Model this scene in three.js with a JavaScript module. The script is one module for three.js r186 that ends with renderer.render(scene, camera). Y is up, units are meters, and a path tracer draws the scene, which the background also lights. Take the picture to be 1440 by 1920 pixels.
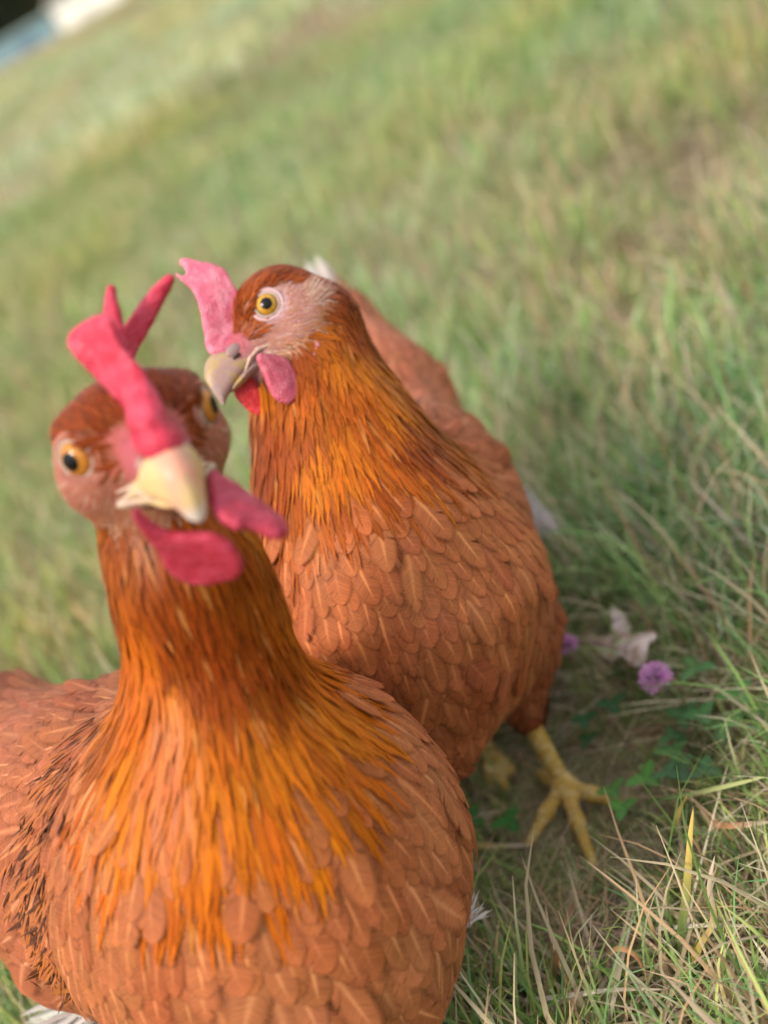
import * as THREE from 'three';
import { mergeGeometries } from 'three/addons/utils/BufferGeometryUtils.js';

// ------------------------------------------------------------------ camera, sky, sun, exposure
const scene = new THREE.Scene();
const EYE = 0.52, FOCAL = 2400, W = 1440, H = 1920;            // eye height (m), focal length in photo pixels
const PITCH = THREE.MathUtils.degToRad(25), ROLL = THREE.MathUtils.degToRad(30);
const camera = new THREE.PerspectiveCamera(2 * Math.atan(H / 2 / FOCAL) * 180 / Math.PI, W / H, 0.02, 400);
camera.position.set(0, EYE, 0);
camera.rotation.order = 'YXZ';
camera.rotation.set(-PITCH, 0, -ROLL);
camera.updateMatrixWorld(true);
camera.focus = 0.59;
camera.userData.fStop = 3.9;

const SUN = new THREE.Vector3(-0.62, 0.70, 0.34).normalize();
{ // a bright, thinly overcast sky
  const w = 256, h = 128, data = new Float32Array(w * h * 4), d = new THREE.Vector3();
  for (let j = 0; j < h; j++) for (let i = 0; i < w; i++) {
    const th = (j + 0.5) / h * Math.PI - Math.PI / 2, ph = ((i + 0.5) / w - 0.5) * 2 * Math.PI;
    d.set(Math.cos(th) * Math.cos(ph), Math.sin(th), Math.cos(th) * Math.sin(ph));
    const y = Math.max(0, d.y), a = Math.max(0, d.dot(SUN));
    const c = 0.52 + 0.26 * y, glow = 0.55 * Math.pow(a, 5);
    const k = (j * w + i) * 4;
    data[k] = c * 0.97 + glow; data[k + 1] = c * 0.99 + glow * 0.97; data[k + 2] = c * 1.05 + glow * 0.92; data[k + 3] = 1;
  }
  const sky = new THREE.DataTexture(data, w, h, THREE.RGBAFormat, THREE.FloatType);
  sky.mapping = THREE.EquirectangularReflectionMapping; sky.magFilter = THREE.LinearFilter; sky.minFilter = THREE.LinearFilter; sky.needsUpdate = true;
  scene.background = sky; scene.environment = sky;
}
const sun = new THREE.DirectionalLight(0xfff4e6, 2.7);
sun.position.copy(SUN).multiplyScalar(6); sun.target.position.set(0, 0, -0.7);
sun.castShadow = true; sun.shadow.radius = 22; sun.shadow.mapSize.set(2048, 2048);
Object.assign(sun.shadow.camera, { left: -3, right: 3, top: 3, bottom: -3, near: 0.5, far: 40 });
scene.add(sun, sun.target);
const renderer = new THREE.WebGLRenderer({ antialias: true });
renderer.toneMapping = THREE.LinearToneMapping;
renderer.toneMappingExposure = 1.9;
renderer.shadowMap.enabled = true;

// ------------------------------------------------------------------ helpers
const V = (x, y, z) => new THREE.Vector3(x, y, z);
function rng(seed) { let a = seed >>> 0; return () => { a = (a + 0x6D2B79F5) >>> 0; let t = a; t = Math.imul(t ^ (t >>> 15), t | 1); t ^= t + Math.imul(t ^ (t >>> 7), t | 61); return ((t ^ (t >>> 14)) >>> 0) / 4294967296; }; }
const clamp = (x, a = 0, b = 1) => Math.min(b, Math.max(a, x));
const lerp = (a, b, t) => a + (b - a) * t;
const sstep = (a, b, x) => { const t = clamp((x - a) / (b - a)); return t * t * (3 - 2 * t); };
const hash3 = (x, y, z) => { let n = Math.imul(x, 374761393) ^ Math.imul(y, 668265263) ^ Math.imul(z, 2147483647 ^ 0x5bd1e995); n = Math.imul(n ^ (n >>> 13), 1274126177); return ((n ^ (n >>> 16)) >>> 0) / 4294967296; };
function noise3(x, y, z) {
  const xi = Math.floor(x), yi = Math.floor(y), zi = Math.floor(z), f = (t) => t * t * (3 - 2 * t);
  const u = f(x - xi), v = f(y - yi), w = f(z - zi);
  const c = (a, b, d) => hash3(xi + a, yi + b, zi + d);
  return lerp(lerp(lerp(c(0, 0, 0), c(1, 0, 0), u), lerp(c(0, 1, 0), c(1, 1, 0), u), v), lerp(lerp(c(0, 0, 1), c(1, 0, 1), u), lerp(c(0, 1, 1), c(1, 1, 1), u), v), w);
}
const fbm = (x, y, z, o = 3) => { let s = 0, a = 0.5, n = 0; for (let k = 0; k < o; k++) { s += a * noise3(x, y, z); n += a; x *= 2.03; y *= 2.03; z *= 2.03; a *= 0.5; } return s / n; };
// camera axes, and a point seen in the photograph at a given depth (m along the lens axis)
const AX = V(1, 0, 0).applyQuaternion(camera.quaternion), AY = V(0, 1, 0).applyQuaternion(camera.quaternion), AZ = V(0, 0, -1).applyQuaternion(camera.quaternion);
const ray = (px, py) => AZ.clone().addScaledVector(AX, (px - W / 2) / FOCAL).addScaledVector(AY, -(py - H / 2) / FOCAL);
const at = (px, py, depth) => camera.position.clone().addScaledVector(ray(px, py), depth);
const onGround = (px, py, y = 0) => { const r = ray(px, py); return camera.position.clone().addScaledVector(r, (y - EYE) / r.y); };
const imageDir = (dx, dy, dz = 0) => V(0, 0, 0).addScaledVector(AX, dx).addScaledVector(AY, -dy).addScaledVector(AZ, dz).normalize();
function project(p) { const d = p.clone().sub(camera.position), z = d.dot(AZ); return [W / 2 + FOCAL * d.dot(AX) / z, H / 2 - FOCAL * d.dot(AY) / z, z]; }

const used = {};
function numbered(name) { const n = used[name] = (used[name] ?? -1) + 1; return n ? `${name}_${String(n).padStart(3, '0')}` : name; }
function thing(name, label, category, pos = V(0, 0, 0), group) {
  const o = new THREE.Group(); o.name = numbered(name); o.position.copy(pos); o.userData = { label, category };
  if (group) o.userData.group = group; scene.add(o); return o;
}
function part(parent, name, geometry, material, kind) {
  const m = new THREE.Mesh(geometry, material); m.name = name; m.castShadow = m.receiveShadow = true;
  if (kind) m.userData.kind = kind; parent.add(m); return m;
}
// growing triangle lists
class Tris {
  constructor() { this.p = []; this.n = []; this.c = []; this.uv = []; this.i = []; }
  get count() { return this.p.length / 3; }
  v(p, n, c, u = 0, v = 0) { this.p.push(p.x, p.y, p.z); this.n.push(n.x, n.y, n.z); this.c.push(c[0], c[1], c[2]); this.uv.push(u, v); return this.p.length / 3 - 1; }
  quad(a, b, c, d) { this.i.push(a, b, c, a, c, d); }
  tri(a, b, c) { this.i.push(a, b, c); }
  geometry(origin) {
    const g = new THREE.BufferGeometry(), p = new Float32Array(this.p);
    if (origin) for (let k = 0; k < p.length; k += 3) { p[k] -= origin.x; p[k + 1] -= origin.y; p[k + 2] -= origin.z; }
    g.setAttribute('position', new THREE.BufferAttribute(p, 3)); g.setAttribute('normal', new THREE.BufferAttribute(new Float32Array(this.n), 3));
    g.setAttribute('color', new THREE.BufferAttribute(new Float32Array(this.c), 3)); g.setAttribute('uv', new THREE.BufferAttribute(new Float32Array(this.uv), 2));
    g.setIndex(this.i); return g;
  }
}
// distance fields
const smin = (a, b, k) => { const h = Math.max(k - Math.abs(a - b), 0) / k; return Math.min(a, b) - h * h * k * 0.25; };
const smax = (a, b, k) => -smin(-a, -b, k);
function capsule(px, py, pz, a, b, ra, rb) {
  const bx = b.x - a.x, by = b.y - a.y, bz = b.z - a.z, x = px - a.x, y = py - a.y, z = pz - a.z;
  const t = clamp((x * bx + y * by + z * bz) / (bx * bx + by * by + bz * bz || 1e-9));
  return Math.hypot(x - bx * t, y - by * t, z - bz * t) - (ra + (rb - ra) * t);
}
function ellipsoid(x, y, z, rx, ry, rz) {
  const k0 = Math.hypot(x / rx, y / ry, z / rz), k1 = Math.hypot(x / (rx * rx), y / (ry * ry), z / (rz * rz));
  return k1 < 1e-6 ? -Math.min(rx, ry, rz) : k0 * (k0 - 1) / k1;
}
function polygon(px, py, pts) {
  let d = 1e9, s = 1;
  for (let i = 0, j = pts.length - 1; i < pts.length; j = i++) {
    const [ax, ay] = pts[i], [bx, by] = pts[j], ex = bx - ax, ey = by - ay, wx = px - ax, wy = py - ay, t = clamp((wx * ex + wy * ey) / (ex * ex + ey * ey));
    d = Math.min(d, (wx - ex * t) ** 2 + (wy - ey * t) ** 2);
    const c1 = py >= ay, c2 = py < by, c3 = ex * wy > ey * wx;
    if ((c1 && c2 && c3) || (!c1 && !c2 && !c3)) s = -s;
  }
  return s * Math.sqrt(d);
}
function smoothLoop(pts, n = 6) { // Catmull-Rom through a closed outline
  const c = new THREE.CatmullRomCurve3(pts.map(([x, y]) => V(x, y, 0)), true, 'centripetal'); return c.getPoints(pts.length * n).slice(0, -1).map((p) => [p.x, p.y]);
}
function gradient(f, p, e, out) {
  out.set(f(p.x + e, p.y, p.z) - f(p.x - e, p.y, p.z), f(p.x, p.y + e, p.z) - f(p.x, p.y - e, p.z), f(p.x, p.y, p.z + e) - f(p.x, p.y, p.z - e)); return out.divideScalar(2 * e);
}
// surface nets: one continuous mesh of f = 0, vertices pulled onto the surface
function meshField(f, lo, hi, cell, color) {
  const n = ['x', 'y', 'z'].map((k) => Math.ceil((hi[k] - lo[k]) / cell) + 1), [nx, ny, nz] = n, val = new Float32Array(nx * ny * nz), B = 5;
  const id = (i, j, k) => (k * ny + j) * nx + i;
  for (let k0 = 0; k0 < nz; k0 += B) for (let j0 = 0; j0 < ny; j0 += B) for (let i0 = 0; i0 < nx; i0 += B) {
    const far = f(lo.x + (i0 + B / 2) * cell, lo.y + (j0 + B / 2) * cell, lo.z + (k0 + B / 2) * cell), skip = Math.abs(far) > B * cell * 1.6;
    for (let k = k0; k < Math.min(nz, k0 + B); k++) for (let j = j0; j < Math.min(ny, j0 + B); j++) for (let i = i0; i < Math.min(nx, i0 + B); i++)
      val[id(i, j, k)] = skip ? far : f(lo.x + i * cell, lo.y + j * cell, lo.z + k * cell);
  }
  const T = new Tris(), vid = new Int32Array(nx * ny * nz).fill(-1), p = V(), g = V();
  for (let k = 0; k < nz - 1; k++) for (let j = 0; j < ny - 1; j++) for (let i = 0; i < nx - 1; i++) {
    let mask = 0; for (let c = 0; c < 8; c++) if (val[id(i + (c & 1), j + ((c >> 1) & 1), k + (c >> 2))] < 0) mask |= 1 << c;
    if (mask === 0 || mask === 255) continue;
    let x = 0, y = 0, z = 0, m = 0;
    for (let a = 0; a < 8; a++) for (const e of [1, 2, 4]) {
      const b = a | e; if (a & e || ((mask >> a) & 1) === ((mask >> b) & 1)) continue;
      const va = val[id(i + (a & 1), j + ((a >> 1) & 1), k + (a >> 2))], vb = val[id(i + (b & 1), j + ((b >> 1) & 1), k + (b >> 2))], t = va / (va - vb);
      x += (a & 1) + (e === 1 ? t : 0); y += ((a >> 1) & 1) + (e === 2 ? t : 0); z += (a >> 2) + (e === 4 ? t : 0); m++;
    }
    p.set(lo.x + (i + x / m) * cell, lo.y + (j + y / m) * cell, lo.z + (k + z / m) * cell);
    for (let it = 0; it < 2; it++) { gradient(f, p, cell * 0.3, g); const d = f(p.x, p.y, p.z), q = g.lengthSq(); if (q > 0.05) p.addScaledVector(g, -clamp(d / q, -cell * 0.5, cell * 0.5)); }
    gradient(f, p, cell * 0.4, g).normalize();
    vid[id(i, j, k)] = T.v(p, g, color ? color(p, g) : [1, 1, 1], p.x + p.z, p.y);
  }
  for (let k = 1; k < nz - 1; k++) for (let j = 1; j < ny - 1; j++) for (let i = 1; i < nx - 1; i++) {
    const s = val[id(i, j, k)] < 0;
    if (s !== val[id(i + 1, j, k)] < 0) { const q = [vid[id(i, j - 1, k - 1)], vid[id(i, j, k - 1)], vid[id(i, j, k)], vid[id(i, j - 1, k)]]; s ? T.quad(...q) : T.quad(...q.reverse()); }
    if (s !== val[id(i, j + 1, k)] < 0) { const q = [vid[id(i - 1, j, k - 1)], vid[id(i - 1, j, k)], vid[id(i, j, k)], vid[id(i, j, k - 1)]]; s ? T.quad(...q) : T.quad(...q.reverse()); }
    if (s !== val[id(i, j, k + 1)] < 0) { const q = [vid[id(i - 1, j - 1, k)], vid[id(i, j - 1, k)], vid[id(i, j, k)], vid[id(i - 1, j, k)]]; s ? T.quad(...q) : T.quad(...q.reverse()); }
  }
  return T;
}

// ------------------------------------------------------------------ textures and materials
function pixels(w, h, fn, srgb = true) {
  const d = new Uint8Array(w * h * 4);
  for (let j = 0; j < h; j++) for (let i = 0; i < w; i++) { const c = fn((i + 0.5) / w, (j + 0.5) / h), k = (j * w + i) * 4; for (let q = 0; q < 4; q++) d[k + q] = Math.round(255 * clamp(c[q] ?? 1)); }
  const t = new THREE.DataTexture(d, w, h, THREE.RGBAFormat); t.colorSpace = srgb ? THREE.SRGBColorSpace : THREE.NoColorSpace;
  t.magFilter = THREE.LinearFilter; t.minFilter = THREE.LinearFilter; t.wrapS = t.wrapT = THREE.ClampToEdgeWrapping; t.needsUpdate = true; return t;
}
// a feather's vane: u across (0.5 = shaft), v from root to tip; barbs run outwards and towards the tip
function featherTexture(seed, o) {
  return pixels(160, 320, (u, v) => {
    const x = (u - 0.5) * 2, ax = Math.abs(x), side = x < 0 ? 0 : 91;
    const phase = v * o.barbs - ax * o.slant * o.barbs, b = Math.floor(phase), fr = phase - b;
    const rnd = hash3(b, side + seed, 3), rnd2 = hash3(Math.floor(phase / 5), side + seed, 9);
    const barb = 0.5 + 0.5 * Math.cos((fr - 0.5) * 2 * Math.PI);
    const width = o.outline(v);
    const edge = width * (1 - o.fray * rnd * (0.35 + 0.65 * v) - (rnd2 > 0.86 ? o.split * hash3(b, side, 5) : 0));
    let alpha = 1 - sstep(edge - o.soft, edge + 0.02, ax);
    alpha *= lerp(1, 0.55 + 0.45 * barb, sstep(edge * 0.55, edge, ax) * o.open);
    const shaft = Math.exp(-((ax / (o.shaft * (1.12 - v))) ** 2)) * sstep(0.98, 0.62, v);
    const tone = 0.86 + 0.16 * (rnd - 0.5) * o.contrast + 0.07 * barb * o.contrast + 0.10 * (fbm(u * 5 + seed, v * 4, 2) - 0.5);
    const c = [0, 1, 2].map((q) => lerp(lerp(o.vane[q], o.rim[q], sstep(width * 0.6, width, ax) * o.rimAmount) * tone, o.shaftColor[q], shaft * o.shaftAmount));
    return [...c, alpha];
  });
}
const ovalOutline = (v) => 0.97 * Math.pow(Math.max(0, 1 - Math.pow(clamp((v - 0.45) / 0.55), 2.6)), 0.5) * sstep(-0.25, 0.35, v);
const pointOutline = (v) => 0.97 * Math.pow(Math.max(0, 1 - Math.pow(clamp((v - 0.25) / 0.75), 1.5)), 0.75) * sstep(-0.25, 0.3, v);
const M = {};
M.contour = [[17, 0.16, 0.28, 0.12, 0.30], [34, 0.20, 0.34, 0.16, 0.55], [51, 0.30, 0.40, 0.20, 0.42], [68, 0.24, 0.30, 0.13, 0.80]].map(([seed, fray, soft, shaft, amount]) => new THREE.MeshPhysicalMaterial({ name: 'contour feather', vertexColors: true, transparent: true, roughness: 0.6, specularIntensity: 0.3,
  map: featherTexture(seed, { barbs: 70, slant: 0.22, fray, split: 0.4, soft, open: 0.85, shaft, shaftAmount: amount, contrast: 1.1, outline: ovalOutline, vane: [0.80, 0.63, 0.53], rim: [0.83, 0.65, 0.52], rimAmount: 0.6, shaftColor: [1.0, 0.90, 0.80] }) }));
M.hackle = new THREE.MeshPhysicalMaterial({ name: 'hackle feather', vertexColors: true, transparent: true, roughness: 0.42, specularIntensity: 0.24,
  map: featherTexture(5, { barbs: 46, slant: 0.5, fray: 0.45, split: 0.5, soft: 0.2, open: 0.8, shaft: 0.13, shaftAmount: 0.28, contrast: 1.2, outline: pointOutline, vane: [0.86, 0.66, 0.46], rim: [0.92, 0.62, 0.30], rimAmount: 0.8, shaftColor: [1.0, 0.90, 0.74] }) });
M.down = new THREE.MeshPhysicalMaterial({ name: 'downy feather', vertexColors: true, transparent: true, roughness: 0.9, specularIntensity: 0.2,
  map: featherTexture(29, { barbs: 30, slant: 0.9, fray: 0.8, split: 0.8, soft: 0.25, open: 1, shaft: 0.06, shaftAmount: 0.3, contrast: 0.6, outline: ovalOutline, vane: [0.96, 0.94, 0.92], rim: [0.96, 0.94, 0.92], rimAmount: 0, shaftColor: [1, 1, 1] }) });
M.bristle = new THREE.MeshStandardMaterial({ name: 'bristle', vertexColors: true, roughness: 0.6 });
const pebble = pixels(256, 256, (u, v) => { // fine papillae of comb and wattle skin
  let d = 1; const n = 34; const x = u * n, y = v * n;
  for (let a = -1; a < 2; a++) for (let b = -1; b < 2; b++) { const i = Math.floor(x) + a, j = Math.floor(y) + b, m = (q) => ((q % n) + n) % n; d = Math.min(d, Math.hypot(x - i - hash3(m(i), m(j), 1), y - j - hash3(m(i), m(j), 2))); }
  const g = clamp(1 - d * d * 1.4); return [g, g, g, 1];
}, false);
pebble.wrapS = pebble.wrapT = THREE.RepeatWrapping; pebble.repeat.set(38, 38);
M.comb = new THREE.MeshPhysicalMaterial({ name: 'comb skin', vertexColors: true, roughness: 0.55, specularIntensity: 0.5, clearcoat: 0.18, clearcoatRoughness: 0.38, bumpMap: pebble, bumpScale: 0.0007, transmission: 0.12, thickness: 0 });
M.comb.transmission = 0;
M.skin = new THREE.MeshPhysicalMaterial({ name: 'hen skin', vertexColors: true, roughness: 0.58, specularIntensity: 0.45, bumpMap: pebble, bumpScale: 0.0008 });
M.lid = new THREE.MeshPhysicalMaterial({ name: 'eyelid skin', vertexColors: true, roughness: 0.55, specularIntensity: 0.45 });
M.horn = new THREE.MeshPhysicalMaterial({ name: 'beak horn', vertexColors: true, roughness: 0.42, specularIntensity: 0.5 });
M.scale = new THREE.MeshPhysicalMaterial({ name: 'leg scale', vertexColors: true, roughness: 0.5, specularIntensity: 0.4 });
M.eyeball = new THREE.MeshPhysicalMaterial({ name: 'eyeball', color: 0x1a0d06, roughness: 0.25, clearcoat: 0.4, clearcoatRoughness: 0.03 });
M.iris = new THREE.MeshPhysicalMaterial({ name: 'iris', vertexColors: true, roughness: 0.45, specularIntensity: 0.3, clearcoat: 0.4, clearcoatRoughness: 0.03 });
M.pupil = new THREE.MeshPhysicalMaterial({ name: 'pupil', color: 0x020203, roughness: 0.3, specularIntensity: 0.2, clearcoat: 0.35, clearcoatRoughness: 0.03 });
// ------------------------------------------------------------------ hens
const CM = 0.01;
// head in its own axes (centimetres): x towards the beak, y up, z to the hen's right, origin between the eyes
function headField(x, y, z, k = 1, ez = EYEC.z) {
  const eyeZ = Math.abs(z); z /= lerp(k, 1, sstep(0.6, 1.8, x)); const az = Math.abs(z);
  let d = ellipsoid(x + 1.0, y - 0.15, z, 2.5, 1.85, 2.2);                                   // cranium
  d = smin(d, ellipsoid(x + 1.0, y + 1.25, az - 1.25, 1.75, 1.6, 1.35), 0.9);                 // cheeks
  d = smin(d, capsule(x, y, az, { x: -0.2, y: -0.45, z: 0.25 }, { x: 2.7, y: -0.95, z: 0.05 }, 1.55, 0.82), 0.8);   // snout
  d = smin(d, capsule(x, y, z, { x: -0.6, y: -2.1, z: 0 }, { x: 1.9, y: -2.15, z: 0 }, 1.15, 0.55), 0.8);            // jaw
  d = smin(d, capsule(x, y, az, { x: 0.75, y: 0.62, z: 1.42 }, { x: -0.9, y: 0.85, z: 1.7 }, 0.42, 0.45), 0.5);      // brow
  d = smax(d, -(Math.hypot(x - EYEC.x, y - EYEC.y, eyeZ - ez) - 0.74), 0.18);                                      // eye socket
  return d;
}
const EYEC = { x: 0.12, y: 0, z: 1.72 };
const beakUpper = smoothLoop([[1.25, -1.95], [1.9, -1.35], [2.5, -0.75], [3.1, -0.15], [3.7, 0.12], [4.35, 0.0], [4.9, -0.5], [5.2, -1.2], [5.28, -1.9], [5.12, -2.62], [4.8, -2.3], [4.2, -2.02], [3.5, -1.85], [2.6, -1.85]]);
const beakLower = smoothLoop([[1.3, -1.7], [2.6, -1.6], [3.6, -1.65], [4.2, -1.85], [4.35, -2.02], [4.0, -2.14], [3, -2.12], [2, -2.15], [1.2, -2.2]]);
const beakWidth = (x, tip = 0.3) => lerp(1.32, 0.82, sstep(1.2, 2.8, x)) * lerp(1, tip, sstep(3.0, 5.3, x));

function buildHen(S) {
  const R = rng(S.seed), hen = thing(S.name, S.label, 'hen', S.base);
  const put = (name, T, mat, parent = hen, kind) => part(parent, name, T.geometry(S.base), mat, kind);
  const { pos, fwd, up } = S.head, side = fwd.clone().cross(up).normalize(), hs = CM * S.head.scale, wide = S.head.wide ?? 1;
  const toWorld = (x, y, z) => pos.clone().addScaledVector(fwd, x * hs).addScaledVector(up, y * hs).addScaledVector(side, z * hs * wide);
  const dirWorld = (x, y, z) => V(0, 0, 0).addScaledVector(fwd, x).addScaledVector(up, y).addScaledVector(side, z).normalize();
  const L = [0, 0, 0];
  const toLocal = (x, y, z) => { x -= pos.x; y -= pos.y; z -= pos.z; L[0] = (x * fwd.x + y * fwd.y + z * fwd.z) / hs; L[1] = (x * up.x + y * up.y + z * up.z) / hs; L[2] = (x * side.x + y * side.y + z * side.z) / (hs * wide); return L; };
  const headAt = (x, y, z) => { const l = toLocal(x, y, z); return headField(l[0], l[1], l[2], S.head.skull, S.eyeZ) * hs; };
  const bones = S.bones;
  for (const b of bones) b.dir = b.flow ? b.flow.clone().normalize() : b.b.clone().sub(b.a).normalize();
  const bodyAt = (x, y, z) => { let d = 1; for (const b of bones) { const q = capsule(x, y, z, b.a, b.b, b.ra, b.rb); d = d === 1 ? q : smin(d, q, b.k ?? 0.03); } return d; };
  const field = (x, y, z) => smin(bodyAt(x, y, z), headAt(x, y, z), 0.012);
  const g3 = V();
  const surf = (p) => { for (let k = 0; k < 2; k++) { gradient(field, p, 0.001, g3); const d = field(p.x, p.y, p.z); p.addScaledVector(g3, -d / Math.max(0.3, g3.lengthSq())); } return g3.clone().normalize(); };
  // what lies where: flow direction, share of neck / breast / back ..., place along the neck
  function info(p) {
    const o = { flow: V(0, 0, 0), zone: {}, t: 0, w: 0, head: headAt(p.x, p.y, p.z) }; o.l = [...L];
    for (const b of bones) {
      const d = capsule(p.x, p.y, p.z, b.a, b.b, b.ra, b.rb), w = Math.exp(-Math.max(0, d) / 0.012);
      const ab = b.b.clone().sub(b.a), t = clamp(p.clone().sub(b.a).dot(ab) / ab.lengthSq());
      o.flow.addScaledVector(b.dir, w); o.w += w; o.zone[b.zone] = (o.zone[b.zone] ?? 0) + w; if (b.n) { o.t += w * lerp(b.n[0], b.n[1], t); o.tw = (o.tw ?? 0) + w; }
    }
    for (const k in o.zone) o.zone[k] /= o.w;
    o.t = o.tw ? o.t / o.tw : 1; o.body = bodyAt(p.x, p.y, p.z);
    o.hw = sstep(0.010, -0.004, o.head - Math.max(-0.02, o.body));  // 1 on the head, 0 on the neck
    const hf = dirWorld(-1, o.l[1] < -0.6 ? -0.45 : -0.1, 0);
    o.flow.normalize().multiplyScalar(1 - o.hw).addScaledVector(hf, o.hw).normalize();
    return o;
  }
  const vary = (c, a, n = 1) => c.map((x) => x * (1 + (R() - 0.5) * a) * n);
  const mixc = (a, b, t) => a.map((x, k) => lerp(x, b[k], clamp(t)));
  const isBare = (l) => { // featherless face: snout, eye ring
    const az = Math.abs(l[2]); if (Math.hypot(l[0] - 0.2, l[1], (az - (S.eyeZ ?? 1.72) - 0.28) * 0.6) < 0.9) return true;
    if (S.bareBrow && l[0] > S.bareBrow && l[1] > -1.1 && az < 1.15) return true;
    return l[0] > 2.1 + 0.3 * (l[1] < -1 ? -1 : 0);
  };
  // ---- the body: one continuous surface
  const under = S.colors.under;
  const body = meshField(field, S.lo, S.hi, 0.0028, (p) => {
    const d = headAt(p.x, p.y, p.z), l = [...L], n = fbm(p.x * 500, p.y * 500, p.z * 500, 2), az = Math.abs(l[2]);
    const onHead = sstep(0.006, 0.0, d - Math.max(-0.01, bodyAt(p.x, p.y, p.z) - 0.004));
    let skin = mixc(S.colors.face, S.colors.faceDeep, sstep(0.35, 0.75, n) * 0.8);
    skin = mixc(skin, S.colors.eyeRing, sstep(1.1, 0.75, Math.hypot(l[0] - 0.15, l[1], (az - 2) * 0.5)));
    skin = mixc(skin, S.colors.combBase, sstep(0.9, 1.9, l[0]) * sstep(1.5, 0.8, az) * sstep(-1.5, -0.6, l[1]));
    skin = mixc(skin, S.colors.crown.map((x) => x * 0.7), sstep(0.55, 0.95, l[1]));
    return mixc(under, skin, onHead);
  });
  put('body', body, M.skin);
  // ---- feathers laid on the body, root to tip along the flow
  const pos3 = body.p, tri = body.i, cum = new Float32Array(tri.length / 3); let area = 0;
  { const a = V(), b = V(), c = V(); for (let k = 0; k < tri.length; k += 3) { a.fromArray(pos3, tri[k] * 3); b.fromArray(pos3, tri[k + 1] * 3).sub(a); c.fromArray(pos3, tri[k + 2] * 3).sub(a); area += b.cross(c).length() / 2; cum[k / 3] = area; } }
  const pick = () => { const r = R() * area; let lo = 0, hi = cum.length - 1; while (lo < hi) { const m = (lo + hi) >> 1; cum[m] < r ? lo = m + 1 : hi = m; } let u = R(), v = R(); if (u + v > 1) { u = 1 - u; v = 1 - v; } const i = lo * 3, p = V(); for (let q = 0; q < 3; q++) p.setComponent(q, pos3[tri[i] * 3 + q] * (1 - u - v) + pos3[tri[i + 1] * 3 + q] * u + pos3[tri[i + 2] * 3 + q] * v); return p; };
  class Spread { constructor(cell) { this.c = cell; this.m = new Map(); } key(p) { return `${Math.floor(p.x / this.c)},${Math.floor(p.y / this.c)},${Math.floor(p.z / this.c)}`; }
    free(p, r) { const n = Math.ceil(r / this.c), i = Math.floor(p.x / this.c), j = Math.floor(p.y / this.c), k = Math.floor(p.z / this.c);
      for (let a = -n; a <= n; a++) for (let b = -n; b <= n; b++) for (let c = -n; c <= n; c++) { const q = this.m.get(`${i + a},${j + b},${k + c}`); if (q) for (const x of q) if (x.distanceToSquared(p) < r * r) return false; } return true; }
    add(p) { const k = this.key(p); if (!this.m.has(k)) this.m.set(k, []); this.m.get(k).push(p.clone()); } }
  function feather(T, p0, flow, o) { // o: len, wid, lift, base, camber, nu, nv, color(v), free (0 follow the body .. 1 straight)
    const rows = [], p = p0.clone(); let n = surf(p), t = flow.clone().addScaledVector(n, -flow.dot(n)).normalize();
    const s0 = n.clone().cross(t).normalize(), ang = o.turn ?? 0; t.applyAxisAngle(n, ang); const step = o.len / o.nv; let sd = n.clone().cross(t).normalize();
    for (let j = 0; j <= o.nv; j++) {
      const v = j / o.nv, h = o.base + o.lift * Math.pow(v, 1.15), c = p.clone().addScaledVector(n, h), row = [];
      const wv = o.wid * 0.5 * (o.taper ? lerp(1, o.taper, v) : 1), tilt = o.tilt ?? 0;
      for (let i = 0; i <= o.nu; i++) { const u = (i / o.nu - 0.5) * 2; row.push(c.clone().addScaledVector(sd, u * wv).addScaledVector(n, -o.camber * wv * u * u + tilt * wv * u + (o.curl ?? 0) * wv * Math.sin(v * 5 + u * 2))); }
      rows.push(row);
      if (j < o.nv) { const n0 = n; p.addScaledVector(t, step); const q = p.clone(); n = surf(q); const f = o.free ?? 0; if (f > 0) { p.lerp(q, 1 - f); n = n0.clone().lerp(n, 1 - f).normalize(); } else p.copy(q); t.addScaledVector(n, -t.dot(n)).normalize(); sd = n.clone().cross(t).normalize(); }
    }
    const b0 = T.count, e1 = V(), e2 = V();
    for (let j = 0; j <= o.nv; j++) { const v = j / o.nv, col = o.color(v); for (let i = 0; i <= o.nu; i++) {
      e1.subVectors(rows[j][Math.min(o.nu, i + 1)], rows[j][Math.max(0, i - 1)]); e2.subVectors(rows[Math.min(o.nv, j + 1)][i], rows[Math.max(0, j - 1)][i]);
      T.v(rows[j][i], e1.cross(e2).normalize().negate().multiplyScalar(-1), col, i / o.nu, v); } }
    for (let j = 0; j < o.nv; j++) for (let i = 0; i < o.nu; i++) { const a = b0 + j * (o.nu + 1) + i; T.quad(a, a + 1, a + o.nu + 2, a + o.nu + 1); }
  }
  const C = S.colors, cand = [];
  // body feathers
  { const sp = new Spread(0.012);
    for (let k = 0; k < 70000; k++) {
      const p = pick(), i = info(p); if (i.hw > 0.3) continue; const neck = (i.zone.neck ?? 0); if (neck > S.cape + 0.07) continue;
      const fluffy = (i.zone.belly ?? 0) + (i.zone.thigh ?? 0), large = (i.zone.back ?? 0) + (i.zone.wing ?? 0);
      const size = lerp(lerp(1, 1.2, large), 0.62, fluffy) * (S.sizeAt?.(p) ?? 1), r = 0.0085 * size * (0.9 + 0.2 * R());
      if (!sp.free(p, r)) continue; sp.add(p); cand.push({ p, i, size, fluffy, large });
    } }
  // the feathers that show largest become parts of their own, the rest one mass of plumage
  for (const c of cand) { const [x, y, z] = project(c.p), n = gradient(field, c.p, 0.001, V()).normalize(), face = n.dot(camera.position.clone().sub(c.p).normalize()); c.score = (x > -40 && x < W + 40 && y > -40 && y < H + 60 && face > 0.05 && !S.hidden?.(x, y)) ? c.size / z * (0.4 + face) : 0; }
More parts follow.
